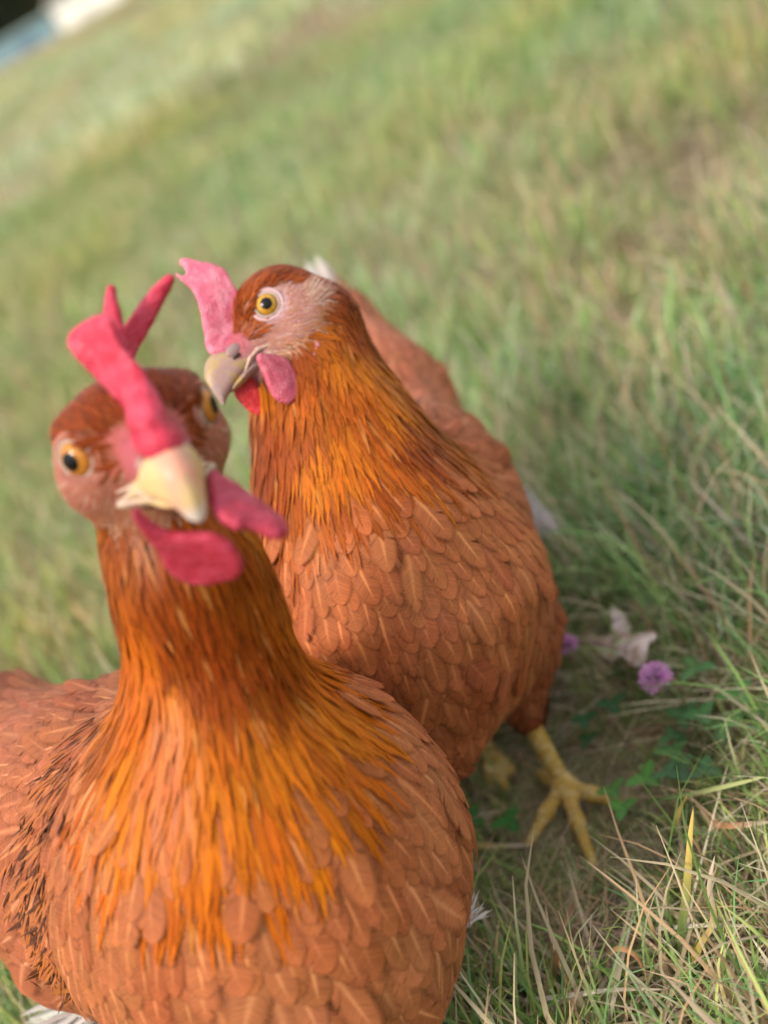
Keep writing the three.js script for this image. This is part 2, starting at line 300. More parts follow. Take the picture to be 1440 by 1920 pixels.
  cand.sort((a, b) => b.score - a.score);
  const rest = M.contour.map(() => new Tris()); const featherGroup = [];
  cand.forEach((c, k) => {
    const pickv = Math.floor(R() * 4), own = k < 300 && c.score > 0, T = own ? new Tris() : rest[pickv], { i } = c, chaos = S.ruffle?.(c.p) ?? 0;
    let base = mixc(mixc(C.breast, C.back, c.large), C.belly, c.fluffy);
    base = mixc(base, C.hackle, clamp((i.zone.neck ?? 0) * 1.3) * 0.75); if (S.tint) base = S.tint(c.p, base, R);
    base = mixc(base, base.map((x, q) => x * [1.25, 1.35, 1.5][q]), sstep(0.45, 0.68, fbm(c.p.x * 22, c.p.y * 22, c.p.z * 22, 2)) * 0.7);
    base = mixc(base, C.hackleDark.map((x) => x * 1.5), sstep(0.52, 0.75, fbm(c.p.x * 30 + 7, c.p.y * 30, c.p.z * 30, 2)) * 0.45);
    base = vary(base, 0.10).map((x, q, a) => x); const stray = R() < 0.08 ? 1 : 0, j = 1 + (R() - 0.5) * 0.18; base = base.map((x) => x * j);
    const flow = i.flow.clone(); if (S.flowBias) flow.add(S.flowBias(i)).normalize();
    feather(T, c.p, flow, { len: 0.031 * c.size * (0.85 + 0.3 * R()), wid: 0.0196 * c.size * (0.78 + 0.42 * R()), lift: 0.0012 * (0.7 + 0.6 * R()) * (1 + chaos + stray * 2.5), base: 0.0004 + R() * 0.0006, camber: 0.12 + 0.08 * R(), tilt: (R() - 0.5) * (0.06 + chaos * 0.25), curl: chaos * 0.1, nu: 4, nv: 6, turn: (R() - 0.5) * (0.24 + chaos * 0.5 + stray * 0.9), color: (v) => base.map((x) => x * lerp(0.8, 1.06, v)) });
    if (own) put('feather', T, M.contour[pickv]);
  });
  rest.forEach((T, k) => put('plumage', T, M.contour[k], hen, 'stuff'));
  // hackles of the neck, short feathers of the crown, bristles of the face
  { const T = new Tris(), sp = new Spread(0.004);
    for (let k = 0; k < 90000; k++) {
      const p = pick(), i = info(p), neck = i.zone.neck ?? 0; if (i.hw > 0.75 || neck < S.cape + (R() - 0.5) * 0.06) continue;
      if (i.l[0] > -0.6 && i.l[1] > -2.6) continue;
      const t = clamp(i.t), r = lerp(0.0018, 0.0037, t) * (0.85 + 0.3 * R()); if (!sp.free(p, r)) continue; sp.add(p);
      const band = fbm(p.x * 60, p.y * 60, p.z * 60, 2);
      let col = mixc(C.hackle, C.hackleGold, sstep(0.35, 0.72, band)); col = mixc(col, C.hackleDark, sstep(0.62, 0.35, fbm(p.x * 34 + 9, p.y * 34, p.z * 34, 2)) * 0.75); col = mixc(C.crown, col, sstep(0.0, 0.30, t + (R() - 0.5) * 0.12));
      if (S.neckTint) col = S.neckTint(p, col, R); if (R() < 0.05) col = mixc(col, C.hacklePale, 0.5); const j = 1 + (R() - 0.5) * 0.3; col = vary(col, 0.12, j);
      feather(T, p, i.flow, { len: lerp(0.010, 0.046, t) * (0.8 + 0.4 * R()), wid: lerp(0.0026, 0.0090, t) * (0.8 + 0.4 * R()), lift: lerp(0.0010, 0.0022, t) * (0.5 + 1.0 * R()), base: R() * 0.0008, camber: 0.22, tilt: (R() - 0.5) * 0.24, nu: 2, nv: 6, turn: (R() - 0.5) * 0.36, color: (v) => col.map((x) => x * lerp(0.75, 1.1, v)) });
    }
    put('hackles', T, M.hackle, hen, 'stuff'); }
  { const T = new Tris(), B = new Tris(), sp = new Spread(0.002), sb = new Spread(0.002);
    for (let k = 0; k < 420000; k++) {
      const p = pick(); if (headAt(p.x, p.y, p.z) > 0.007 || p.distanceTo(pos) > 0.065) continue; const i = info(p), l = i.l, az = Math.abs(l[2]);
      if (i.hw < 0.12 || isBare(l)) continue; if (l[0] > 0.9 && l[1] > -0.1 && az < 0.32) continue;
      const crown = l[1] > 0.62 - 0.25 * sstep(0.2, 1.6, l[0]) - 1.0 * sstep(-0.7, -2.0, l[0]) || (l[0] > 0.45 && l[1] > -0.7 && az > 0.3 && az < 1.55) || l[0] < -2.7;
      if (crown) { if (!sp.free(p, 0.00135)) continue; sp.add(p); const col = vary(mixc(C.crown, C.hackleDark, fbm(p.x * 160, p.y * 160, p.z * 160, 2) > 0.55 ? 0.5 : 0), 0.2, 1 + (R() - 0.5) * 0.6);
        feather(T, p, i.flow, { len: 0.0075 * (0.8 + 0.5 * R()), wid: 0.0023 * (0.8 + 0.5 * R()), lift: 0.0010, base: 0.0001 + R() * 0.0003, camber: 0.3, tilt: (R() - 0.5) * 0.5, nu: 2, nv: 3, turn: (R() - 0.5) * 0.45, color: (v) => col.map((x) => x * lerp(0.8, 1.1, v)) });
      } else { const ear = sstep(1.0, 0.5, Math.hypot(l[0] + 2.1, l[1] + 1.1, (az - 2.2) * 0.6)); const low = sstep(-1.2, -2.6, l[1]);
        if (!sb.free(p, lerp(0.00095, 0.0007, Math.max(ear, low)))) continue; sb.add(p); const pale = R() < S.paleShare + 0.6 * ear; let col = mixc(C.bristle, C.bristlePale, pale ? 0.9 : 0.1 * R()); col = mixc(col, C.crown, (1 - ear) * (R() < 0.25 + low * 0.3 ? 0.8 : 0)); col = vary(col, 0.2);
        const f = i.flow.clone(); if (ear > 0.3) f.addScaledVector(dirWorld(-0.3, 0.9, 0), ear * 0.7).normalize();
        feather(B, p, f, { len: lerp(0.0042, 0.0075, Math.max(ear, low * 0.7)) * (0.7 + 0.6 * R()), wid: 0.00042, lift: lerp(0.0006, 0.0032, ear), base: 0, camber: 0, taper: 0.15, nu: 1, nv: 3, turn: (R() - 0.5) * 0.5, color: (v) => col });
      }
    }
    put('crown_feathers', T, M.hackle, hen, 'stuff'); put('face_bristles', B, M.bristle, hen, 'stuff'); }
  // loose tufts (white down, wing and tail feathers): explicit roots and directions
  for (const t of S.tufts ?? []) { const T = new Tris();
    for (let k = 0; k < t.n; k++) {
      const root = t.at.clone().add(V(R() - 0.5, R() - 0.5, R() - 0.5).multiplyScalar(t.spread)), d = t.dir.clone().add(V(R() - 0.5, R() - 0.5, R() - 0.5).multiplyScalar(t.fan)).normalize();
      let nf = null; if (t.onSkin) { nf = surf(root); root.addScaledVector(nf, 0.0012); d.addScaledVector(nf, -d.dot(nf) + t.stand * R()).normalize(); }
      const up0 = (nf ?? t.face ?? camera.position.clone().sub(root)).clone().normalize().add(V(R() - 0.5, R() - 0.5, R() - 0.5).multiplyScalar(0.7)), sd = d.clone().cross(up0).normalize(), n = sd.clone().cross(d).normalize(), len = t.len * (0.7 + 0.5 * R()), wid = t.wid * (0.8 + 0.4 * R()), b0 = T.count, col = vary(t.alt && R() < t.share ? t.alt : t.color, 0.12), nv = 6, nu = 4, bend = (R() - 0.3) * (t.bend ?? 0.25);
      for (let j = 0; j <= nv; j++) for (let i = 0; i <= nu; i++) { const v = j / nv, u = (i / nu - 0.5) * 2; T.v(root.clone().addScaledVector(d, len * v).addScaledVector(n, -bend * len * v * v - 0.15 * wid * u * u).addScaledVector(sd, u * wid / 2), n, t.tip ? mixc(col, t.tip, sstep(0.55, 0.8, v)) : col, i / nu, v); }
      for (let j = 0; j < nv; j++) for (let i = 0; i < nu; i++) { const a = b0 + j * (nu + 1) + i; T.quad(a, a + 1, a + nu + 2, a + nu + 1); }
    }
    put(t.name, T, t.mat ?? M.down, hen, t.n > 1 && t.name !== 'tail' ? 'stuff' : undefined); }
  // ---- comb and wattles: fleshy slabs with rounded rims
  const fleshy = (base, rim, n = 260) => (p) => { const a = fbm(p.x * n, p.y * n, p.z * n, 3), b = fbm(p.x * 900, p.y * 900, p.z * 900, 2); return mixc(mixc(base, rim, sstep(0.35, 0.7, a)), base.map((x) => x * 0.8), sstep(0.6, 0.75, b) * 0.5).map((x, k) => x * [0.74, 0.62, 0.66][k]); };
  function slab(name, frame, outline, thick, bend, col, cell = 0.0011) { return slabs(name, [{ frame, outline, thick, bend }], col, cell); }
  function slabs(name, pieces, col, cell = 0.0011) { // blades of flesh with rounded rims, grown together
    const lo = V(1e9, 1e9, 1e9), hi = V(-1e9, -1e9, -1e9), q = V();
    for (const s of pieces) { s.pts = smoothLoop(s.outline, 5); s.bend ??= () => 0; const { o, ex, ey, ez } = s.frame;
      for (const [a, b] of s.pts) for (const e of [-1, 1]) { const w = o.clone().addScaledVector(ex, a).addScaledVector(ey, b).addScaledVector(ez, s.bend(a, b) + e * s.thick * 1.5); lo.min(w); hi.max(w); } lo.subScalar(s.thick * 0.5); hi.addScalar(s.thick * 0.5); }
    lo.subScalar(0.004); hi.addScalar(0.004);
    const one = (s, x, y, z) => { const { o, ex, ey, ez, thin } = s.frame; q.set(x - o.x, y - o.y, z - o.z); const a = q.dot(ex), b = q.dot(ey), c = q.dot(ez) - s.bend(a, b), t = s.thick * (thin ? thin(a, b) : 1), d = polygon(a, b, s.pts) + t; return (Math.hypot(Math.max(d, 0), c) - t - 0.10 * t * Math.min(3, Math.max(0, -d / t))) * 0.7; };
    const f = (x, y, z) => { let d = 1; for (const s of pieces) { const e = one(s, x, y, z); d = d === 1 ? e : smin(d, e, 0.004); } return d + 0.0007 * (noise3(x * 150, y * 150, z * 150) - 0.5) + 0.0004 * (noise3(x * 420, y * 420, z * 420) - 0.5); };
    const T = meshField(f, lo, hi, cell, (p) => col(p)), { o, ex, ey } = pieces[0].frame;
    for (let k = 0; k < T.count; k++) { q.set(T.p[k * 3] - o.x, T.p[k * 3 + 1] - o.y, T.p[k * 3 + 2] - o.z); T.uv[k * 2] = q.dot(ex); T.uv[k * 2 + 1] = q.dot(ey); }
    return put(name, T, M.comb);
  }
  const headFrame = (z, tilt = 0) => ({ o: toWorld(0, 0, z), ex: fwd.clone(), ey: up.clone(), ez: side.clone() });
  const pixelsOn = (frame, pts) => pts.map(([px, py]) => { const r = ray(px, py), s = frame.o.clone().sub(camera.position).dot(frame.ez) / r.dot(frame.ez), w = camera.position.clone().addScaledVector(r, s).sub(frame.o); return [w.dot(frame.ex), w.dot(frame.ey)]; });
  const planeFrame = (o, normal) => { const ez = normal.clone().normalize(), ex = AX.clone().addScaledVector(ez, -AX.dot(ez)).normalize(), ey = ez.clone().cross(ex).normalize(); return { o, ex, ey, ez }; };
  S.flesh({ slab, slabs, headFrame, pixelsOn, planeFrame, toWorld, dirWorld, fleshy, hs, put, mixc });
  // ---- beak
  function mandible(name, outline, col, spin = 0) {
    const c = Math.cos(spin), s = Math.sin(spin);
    const f = (x, y, z) => { const l = toLocal(x, y, z); let a = l[0], b = l[1]; if (spin) { const u = a - 1.3, w = b + 2.0; a = 1.3 + c * u - s * w; b = -2.0 + s * u + c * w; }
      return smax(polygon(a, b, outline), Math.abs(l[2]) - beakWidth(a, S.beakTip) * (S.beakWide ?? 1) * lerp(S.gapeWide ?? 1, 1, sstep(1.5, 3.6, a)) * (1 - 0.28 * sstep(-0.9, 0.2, b)), 0.7) * hs * 0.8; };
    const lo = V(1e9, 1e9, 1e9), hi = V(-1e9, -1e9, -1e9); for (const x of [1, 5.6]) for (const y of [-4.2, 0.5]) for (const z of [-2.3, 2.3]) { const w = toWorld(x, y, z); lo.min(w); hi.max(w); }
    return put(name, meshField(f, lo, hi, 0.0010, (p) => { const l = [...toLocal(p.x, p.y, p.z)]; return col(l, fbm(l[0] * 1.6, l[1] * 2.2, l[2] * 2.2, 3), fbm(l[0] * 7, l[1] * 9, l[2] * 9, 2)).map((x) => x * 0.66); }), M.horn);
  }
  const upperBeak = mandible('upper_beak', beakUpper, S.beakColor); mandible('lower_beak', beakLower, (l, a, b) => S.beakColor([l[0] - 0.4, l[1], l[2]], a, b), S.gape ?? 0);
  for (const s of [-1, 1]) { // fleshy corner of the mouth
    const gw = S.gapeWide ?? 1, pts = [[0.9, -1.6, 1.6], [1.3, -1.5, 1.52], [1.9, -1.32, 1.28 * lerp(gw, 1, 0.3)], [2.6, -1.42, 1.0 * lerp(gw, 1, 0.6)], [3.3, -1.8, 0.78]].map(([x, y, z]) => { if (x < 2.4) { let a = 0, b = 3; for (let k = 0; k < 24; k++) { const m = (a + b) / 2; headField(x, y, m, S.head.skull) < 0 ? a = m : b = m; } z = Math.max(a, 0.6); } return toWorld(x, y, s * z); }), rr = [0.06, 0.11, 0.12, 0.10, 0.05];
    const f = (x, y, z) => { let d = 1; for (let k = 1; k < pts.length; k++) { const q = capsule(x, y, z, pts[k - 1], pts[k], rr[k - 1] * hs, rr[k] * hs); d = d === 1 ? q : smin(d, q, 0.001); } return d; };
    put('mouth_corner', meshField(f, pts.reduce((m, p) => m.min(p), pts[0].clone()).subScalar(0.004), pts.reduce((m, p) => m.max(p), pts[0].clone()).addScalar(0.004), 0.0008, (p) => mixc([0.42, 0.27, 0.24], [0.50, 0.36, 0.24], fbm(p.x * 400, p.y * 400, p.z * 400, 2))), M.horn);
  }
  for (const s of [-1, 1]) { // nostrils: a raised flap over a dark slit
    const T = meshField((x, y, z) => { const l = toLocal(x, y, z); return ellipsoid(l[0] - 2.85, l[1] + 0.55, l[2] - s * 0.70, 0.55, 0.36, 0.24) * hs; }, toWorld(2.9, -0.6, s * 0.8).subScalar(0.009), toWorld(2.9, -0.6, s * 0.8).addScalar(0.009), 0.0008, (p) => vary(S.colors.nostril, 0.05));
    const flap = put('nostril_flap', T, M.horn, upperBeak);
    const D = meshField((x, y, z) => { const l = toLocal(x, y, z); return ellipsoid(l[0] - 3.0, l[1] + 0.88, l[2] - s * 0.80, 0.30, 0.08, 0.16) * hs; }, toWorld(3, -0.9, s * 0.9).subScalar(0.006), toWorld(3, -0.9, s * 0.9).addScalar(0.006), 0.0006, () => [0.03, 0.015, 0.012]);
    put('nostril', D, M.horn, upperBeak);
  }
  // ---- eyes: ball, iris, pupil, lids
  for (const s of [-1, 1]) {
    const es = S.eyeSize ?? 1, c = toWorld(EYEC.x, EYEC.y, s * (S.eyeZ ?? EYEC.z)), ax = dirWorld(...(S.gaze?.[s] ?? [0.5, 0.06, s * 0.86])), u = ax.clone().cross(up).normalize(), v = ax.clone().cross(u).normalize();
    const cap = (r, a0, a1, n, col) => { const T = new Tris(), m = 48; for (let j = 0; j <= n; j++) for (let i = 0; i <= m; i++) { const th = lerp(a0, a1, j / n), ph = i / m * 2 * Math.PI, d = ax.clone().multiplyScalar(Math.cos(th)).addScaledVector(u, Math.sin(th) * Math.cos(ph)).addScaledVector(v, Math.sin(th) * Math.sin(ph)); T.v(c.clone().addScaledVector(d, r), d, col(j / n, i / m), i / m, j / n); } for (let j = 0; j < n; j++) for (let i = 0; i < m; i++) { const a = j * (m + 1) + i; T.quad(a, a + m + 1, a + m + 2, a + 1); } return T; };
    const r = 0.70 * hs * es; const ball = put('eye', cap(r, 0.0, 2.2, 20, () => [1, 1, 1]), M.eyeball);
    put('iris', cap(r + 0.00012, 0.38, 0.94, 14, (j, i) => { const rad = fbm(Math.cos(i * 6.283) * 6, Math.sin(i * 6.283) * 6, j * 2, 3), edge = sstep(0.82, 1, j), inn = sstep(0.22, 0, j); return mixc(mixc(mixc(S.colors.iris, S.colors.irisGold, sstep(0.3, 0.75, rad)), S.colors.irisRim, edge * 0.85), S.colors.irisRim, inn * 0.5); }), M.iris, ball);
    put('pupil', cap(r + 0.00022, 0, 0.45, 10, () => [1, 1, 1]), M.pupil, ball);
    const lid = (R0, tube, off, col) => { const T = new Tris(), m = 48, n = 10; for (let i = 0; i <= m; i++) for (let j = 0; j <= n; j++) { const a = i / m * 2 * Math.PI, b = j / n * 2 * Math.PI, rad = u.clone().multiplyScalar(Math.cos(a)).addScaledVector(v, Math.sin(a)), d = rad.clone().multiplyScalar(Math.cos(b)).addScaledVector(ax, Math.sin(b)); const sq = 1 + 0.05 * Math.cos(2 * a), tt = tube * (1 + 0.35 * noise3(Math.cos(a) * 3 + 5, Math.sin(a) * 3, s)); T.v(c.clone().addScaledVector(ax, off).addScaledVector(rad, R0 * sq).addScaledVector(d, tt), d, vary(col, 0.06), i / m, j / n); } for (let i = 0; i < m; i++) for (let j = 0; j < n; j++) { const q = i * (n + 1) + j; T.quad(q, q + n + 1, q + n + 2, q + 1); } return T; };
    const e = put('eyelid', lid(0.63 * hs * es, 0.06 * hs * es, 0.36 * hs * es, S.colors.eyelid), M.lid); put('lid_fold', lid(0.80 * hs * es, 0.11 * hs * es, 0.26 * hs * es, S.colors.eyeRing), M.lid, e);
  }
  // ---- legs and feet
  for (const g of S.legs) {
    const segs = [[g.hock, g.ankle, 0.0054, 0.0050], ...g.toes.flatMap((t) => [[g.ankle, t[0], 0.0046, 0.0038], [t[0], t[1], 0.0038, 0.0026]])];
    const f = (x, y, z) => { let d = 1; for (const [a, b, ra, rb] of segs) { const q = capsule(x, y, z, a, b, ra, rb); d = d === 1 ? q : smin(d, q, 0.005); } return d; };
    const lo = V(1e9, 1e9, 1e9), hi = V(-1e9, -1e9, -1e9); for (const [a, b] of segs) { lo.min(a).min(b); hi.max(a).max(b); } lo.subScalar(0.012); hi.addScalar(0.012);
    const axis = g.ankle.clone().sub(g.hock).normalize();
    const scutes = (x, y, z) => { let best = 1, s = 0; for (const [a, b] of segs) { const q = capsule(x, y, z, a, b, 0, 0); if (q < best) { best = q; const ab = b.clone().sub(a), t = clamp(((x - a.x) * ab.x + (y - a.y) * ab.y + (z - a.z) * ab.z) / ab.lengthSq()); s = t * ab.length(); } } return s / 0.0042; };
    const T = meshField((x, y, z) => f(x, y, z) - 0.0005 * Math.abs(Math.sin(scutes(x, y, z) * Math.PI)), lo, hi, 0.0012, (p) => { const s = scutes(p.x, p.y, p.z), e = Math.abs(Math.sin(s * Math.PI)), n = fbm(p.x * 300, p.y * 300, p.z * 300, 2); return mixc(mixc(S.colors.leg, S.colors.legPale, sstep(0.4, 0.7, n)), S.colors.legDirt, Math.max(sstep(0.35, 0.05, e) * 0.6, sstep(0.012, 0.0, p.y) * 0.35 * n)); });
    const leg = put('leg', T, M.scale);
    for (const t of g.toes) { const d = t[1].clone().sub(t[0]).normalize(), a = t[1].clone(), b = a.clone().addScaledVector(d, 0.011).add(V(0, -0.003, 0)); const C2 = meshField((x, y, z) => capsule(x, y, z, a, b, 0.0026, 0.0006), a.clone().min(b).subScalar(0.006), a.clone().max(b).addScalar(0.006), 0.001, () => vary(S.colors.claw, 0.1)); put('claw', C2, M.horn, leg); }
  }
  return hen;
}
const palette = {
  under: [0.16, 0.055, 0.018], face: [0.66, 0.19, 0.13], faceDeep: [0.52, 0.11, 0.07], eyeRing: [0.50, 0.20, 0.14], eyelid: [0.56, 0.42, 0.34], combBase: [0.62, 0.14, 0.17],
  crown: [0.46, 0.15, 0.04], breast: [0.78, 0.415, 0.205], back: [0.80, 0.41, 0.25], belly: [0.72, 0.38, 0.20], hackle: [0.82, 0.31, 0.022], hackleGold: [1.0, 0.47, 0.02], hackleDark: [0.30, 0.075, 0.018], hacklePale: [0.95, 0.66, 0.36],
  bristle: [0.50, 0.21, 0.12], bristlePale: [0.78, 0.52, 0.40], iris: [0.50, 0.16, 0.015], irisGold: [0.62, 0.26, 0.03], irisRim: [0.12, 0.05, 0.015], nostril: [0.46, 0.24, 0.20],
  leg: [0.62, 0.38, 0.07], legPale: [0.72, 0.52, 0.20], legDirt: [0.36, 0.24, 0.12], claw: [0.30, 0.22, 0.15],
};
for (const k in palette) palette[k] = palette[k].map((x) => x * (k.startsWith('hackle') ? 0.72 : k === 'breast' ? 0.80 : 0.66));
const DOWN = V(0, -1, 0);
{ // the hen in front, head lifted to the lens
  const eyes = at(262, 808, 0.475), fwd = imageDir(0.43, 0.225, -0.955), up0 = imageDir(-0.408, -0.914, 0), up = up0.addScaledVector(fwd, -up0.dot(fwd)).normalize();
  const side = fwd.clone().cross(up), headP = (x, y, z) => eyes.clone().addScaledVector(fwd, x * CM).addScaledVector(up, y * CM).addScaledVector(side, z * CM);
  const nape = headP(-2.4, -1.6, 0), throat = at(345, 1060, 0.505), neckMid = at(390, 1195, 0.525), neckLow = at(430, 1480, 0.545), breast = at(492, 1610, 0.585), keel = at(545, 1770, 0.60), mid = at(268, 1570, 0.66), rear = at(-30, 1485, 0.77), tail = at(-260, 1350, 0.88);
  const bones = [
    { a: nape, b: throat, ra: 0.024, rb: 0.0245, zone: 'neck', n: [0, 0.3], k: 0.02 }, { a: throat, b: neckMid, ra: 0.0245, rb: 0.026, zone: 'neck', n: [0.3, 0.6], k: 0.02 }, { a: neckMid, b: neckLow, ra: 0.026, rb: 0.044, zone: 'neck', n: [0.6, 1], k: 0.03 },
    { a: neckLow, b: breast, ra: 0.042, rb: 0.086, zone: 'breast', k: 0.04, flow: breast.clone().sub(neckLow).normalize().add(V(0, -0.3, 0)) }, { a: breast, b: keel, ra: 0.088, rb: 0.076, zone: 'breast', k: 0.03 },
    { a: breast, b: mid, ra: 0.078, rb: 0.075, zone: 'back', k: 0.03 }, { a: mid, b: rear, ra: 0.075, rb: 0.064, zone: 'back', k: 0.03 }, { a: rear, b: tail, ra: 0.062, rb: 0.03, zone: 'back', k: 0.03 },
    { a: at(400, 1720, 0.65), b: at(220, 1600, 0.76), ra: 0.05, rb: 0.045, zone: 'belly', k: 0.03 },
  ];
  const under = (p, dx, dz) => V(p.x + dx, 0, p.z + dz), axis = rear.clone().sub(breast).setY(0).normalize(), cross = V(-axis.z, 0, axis.x), hips = mid.clone().lerp(rear, 0.12);
  const legs = [-1, 1].map((s) => { const h = hips.clone().addScaledVector(cross, s * 0.045), hock = V(h.x, 0.092, h.z), ankle = V(h.x, 0.010, h.z).addScaledVector(axis, -0.012); bones.push({ a: V(h.x, h.y - 0.03, h.z), b: hock, ra: 0.03, rb: 0.012, zone: 'thigh', k: 0.03 });
    return { hock, ankle, toes: [[0, 0.052], [0.6, 0.042], [-0.6, 0.044], [Math.PI - 0.2, 0.018]].map(([a, l]) => { const d = axis.clone().negate().applyAxisAngle(V(0, 1, 0), a); return [ankle.clone().addScaledVector(d, l * 0.5).setY(0.007), ankle.clone().addScaledVector(d, l).setY(0.004)]; }) }; });
  const base = hips.clone().setY(0);
  buildHen({
    name: 'hen', seed: 11, base, label: 'brown hen in front with its face turned to the lens, comb flopped over', head: { pos: eyes, fwd, up, scale: 1.0, wide: 1.12, skull: 1.17 }, bones, legs, gape: 0.0, gapeWide: 1.2, eyeSize: 1.18, eyeZ: 2.0, paleShare: 0.12, cape: 0.28,
    lo: bones.reduce((m, b) => m.min(b.a).min(b.b), eyes.clone()).subScalar(0.1), hi: bones.reduce((m, b) => m.max(b.a).max(b.b), eyes.clone()).addScalar(0.1), colors: palette,
    gaze: { '-1': [0.56, 0.02, -0.83], 1: [0.62, 0.02, 0.78] },
    hidden: (x, y) => (x < 480 && y < 1100), flowBias: (i) => DOWN.clone().multiplyScalar(0.25 + 0.9 * (i.zone.breast ?? 0)), bareBrow: 1.35, beakWide: 1.22, beakTip: 0.48, sizeAt: (p) => lerp(1.12, 0.72, sstep(0.17, 0.27, p.y)),
    ruffle: (p) => { const [x, y] = project(p); return (Math.abs((x - 215) + (y - 1300) * 0.33) < 75 && y > 1330 && y < 1800) ? 0.5 : 0; },
    tint: (p, c, R) => { const w = sstep(0.21, 0.10, p.y) * sstep(-0.15, -0.06, p.x) * 0.75 * R(); return c.map((x, k) => lerp(x, [0.66, 0.39, 0.22][k], w)); },
    tufts: [
      { name: 'white_down', at: at(190, 1895, 0.68), dir: imageDir(-0.7, 0.4, 0), n: 120, spread: 0.026, fan: 0.9, len: 0.032, wid: 0.005, color: [0.66, 0.64, 0.62] },
      { name: 'white_down', at: at(866, 1735, 0.60), dir: imageDir(0.5, -0.7, 0.2), n: 44, spread: 0.006, fan: 0.9, len: 0.013, wid: 0.0011, color: [0.7, 0.68, 0.66] },
      { name: 'white_down', at: at(832, 1608, 0.575), dir: imageDir(0.2, 0.9, -0.3), n: 40, spread: 0.009, fan: 0.6, len: 0.010, wid: 0.0012, color: [0.7, 0.62, 0.54] },
      ...[[285, 1430], [268, 1480], [245, 1530], [220, 1580], [195, 1630], [165, 1675], [140, 1720], [120, 1770]].map(([x, y]) => ({ name: 'ruffled_feathers', at: at(x, y, 0.585), dir: imageDir(-0.62, 0.75, 0.1), n: 40, spread: 0.05, fan: 0.7, len: 0.016, wid: 0.0026, color: [0.10, 0.05, 0.03], alt: [0.50, 0.27, 0.15], share: 0.72, onSkin: true, stand: 0.35, mat: M.hackle })),
      { name: 'tail', at: tail, dir: tail.clone().sub(rear).normalize().add(V(0, 0.5, 0)), n: 9, spread: 0.03, fan: 0.5, len: 0.12, wid: 0.035, color: [0.55, 0.22, 0.10], mat: M.contour[0] },
    ],
    beakColor: (l, a, b) => { const ridge = sstep(0.75, 0.3, Math.abs(l[2])) * sstep(5.24, 4.9, l[0]); let c = [0.74, 0.52, 0.24]; const m = (p, q, t) => p.map((x, k) => lerp(x, q[k], clamp(t))); c = m(c, [0.78, 0.36, 0.24], ridge); c = m(c, [0.76, 0.66, 0.58], sstep(-1.7, -2.3, l[1]) * sstep(4.3, 4.9, l[0]) * 0.9); c = m(c, [0.62, 0.44, 0.40], sstep(2.6, 1.7, l[0]) * 0.7); return m(c, [0.50, 0.34, 0.24], sstep(0.5, 0.75, a) * 0.5 + (b - 0.5) * 0.2); },
    flesh({ slab, slabs, headFrame, planeFrame, pixelsOn, toWorld, dirWorld, fleshy, hs, put, mixc }) {
      const pink = fleshy([0.66, 0.04, 0.085], [0.74, 0.09, 0.15]);
      const mound = headFrame(0); mound.thin = (a, b) => 1 + 1.6 * sstep(1.4, 0.1, b / hs) * sstep(0.8, 2.2, a / hs);
      const front = planeFrame(at(215, 680, 0.455), imageDir(-0.30, -0.25, -0.9)), spike = planeFrame(at(205, 590, 0.475), imageDir(-0.2, -0.1, -0.95)), rearBlade = planeFrame(at(270, 600, 0.487), imageDir(0.45, 0.1, -0.85));
      slabs('comb', [
        { frame: mound, thick: 0.0030, outline: [[4.1, -0.3], [4.2, 0.45], [3.5, 1.1], [2.8, 1.7], [1.8, 2.2], [0.4, 2.5], [-1.2, 2.6], [-2.6, 2.2], [-2.4, 1.4], [-0.8, 0.9], [0.8, 0.3], [2.4, -0.6]].map(([x, y]) => [x * hs, y * hs]) },
        { frame: front, thick: 0.0026, bend: (x, y) => 0.10 * x + 0.0045 * Math.sin(y * 130) + 0.002 * Math.sin(x * 210 + y * 90), outline: pixelsOn(front, [[133, 645], [150, 612], [190, 600], [228, 612], [240, 652], [266, 690], [288, 730], [306, 775], [292, 812], [246, 800], [218, 742], [188, 722], [155, 688]]) },
        { frame: spike, thick: 0.0024, outline: pixelsOn(spike, [[185, 640], [190, 600], [196, 560], [203, 535], [214, 534], [222, 568], [232, 610], [240, 660]]) },
        { frame: rearBlade, thick: 0.0026, bend: (x, y) => 0.25 * y * y / 0.03, outline: pixelsOn(rearBlade, [[226, 655], [228, 618], [246, 590], [278, 548], [312, 516], [322, 519], [312, 556], [288, 604], [260, 650], [240, 690]]) },
      ], pink);
      const wf = planeFrame(at(360, 1030, 0.445), imageDir(-0.1, 0.62, -0.78));
      slab('wattle', wf, pixelsOn(wf, [[255, 940], [285, 968], [320, 990], [360, 992], [405, 992], [440, 1012], [462, 1046], [450, 1080], [408, 1098], [358, 1095], [318, 1075], [292, 1030], [268, 985]]), 0.0030, (x, y) => 0.14 * x * x / 0.03 + 0.0022 * Math.sin(y * 150 + x * 60), fleshy([0.46, 0.02, 0.05], [0.56, 0.05, 0.10]));
      const wg = planeFrame(at(470, 955, 0.452), imageDir(0.35, -0.75, -0.45));
      slab('wattle', wg, pixelsOn(wg, [[395, 880], [425, 900], [450, 918], [490, 945], [528, 972], [543, 998], [520, 1006], [480, 992], [438, 985], [405, 960]]), 0.0026, (x, y) => -0.1 * x * x / 0.03, fleshy([0.52, 0.04, 0.08], [0.62, 0.08, 0.14]));
      for (const s of [-1, 1]) put('ear_lobe', meshField((x, y, z) => { const d = V(x, y, z).sub(toWorld(-1.9, -1.5, s * 2.42)); return ellipsoid(d.dot(dirWorld(1, 0, 0)) / hs, d.dot(dirWorld(0, 1, 0)) / hs, d.dot(dirWorld(0, 0, 1)) / hs, 0.5, 0.75, 0.25) * hs; }, toWorld(-1.9, -1.5, s * 2.42).subScalar(0.012), toWorld(-1.9, -1.5, s * 2.42).addScalar(0.012), 0.001, () => [0.55, 0.36, 0.32]), M.comb);
    },
  });
}
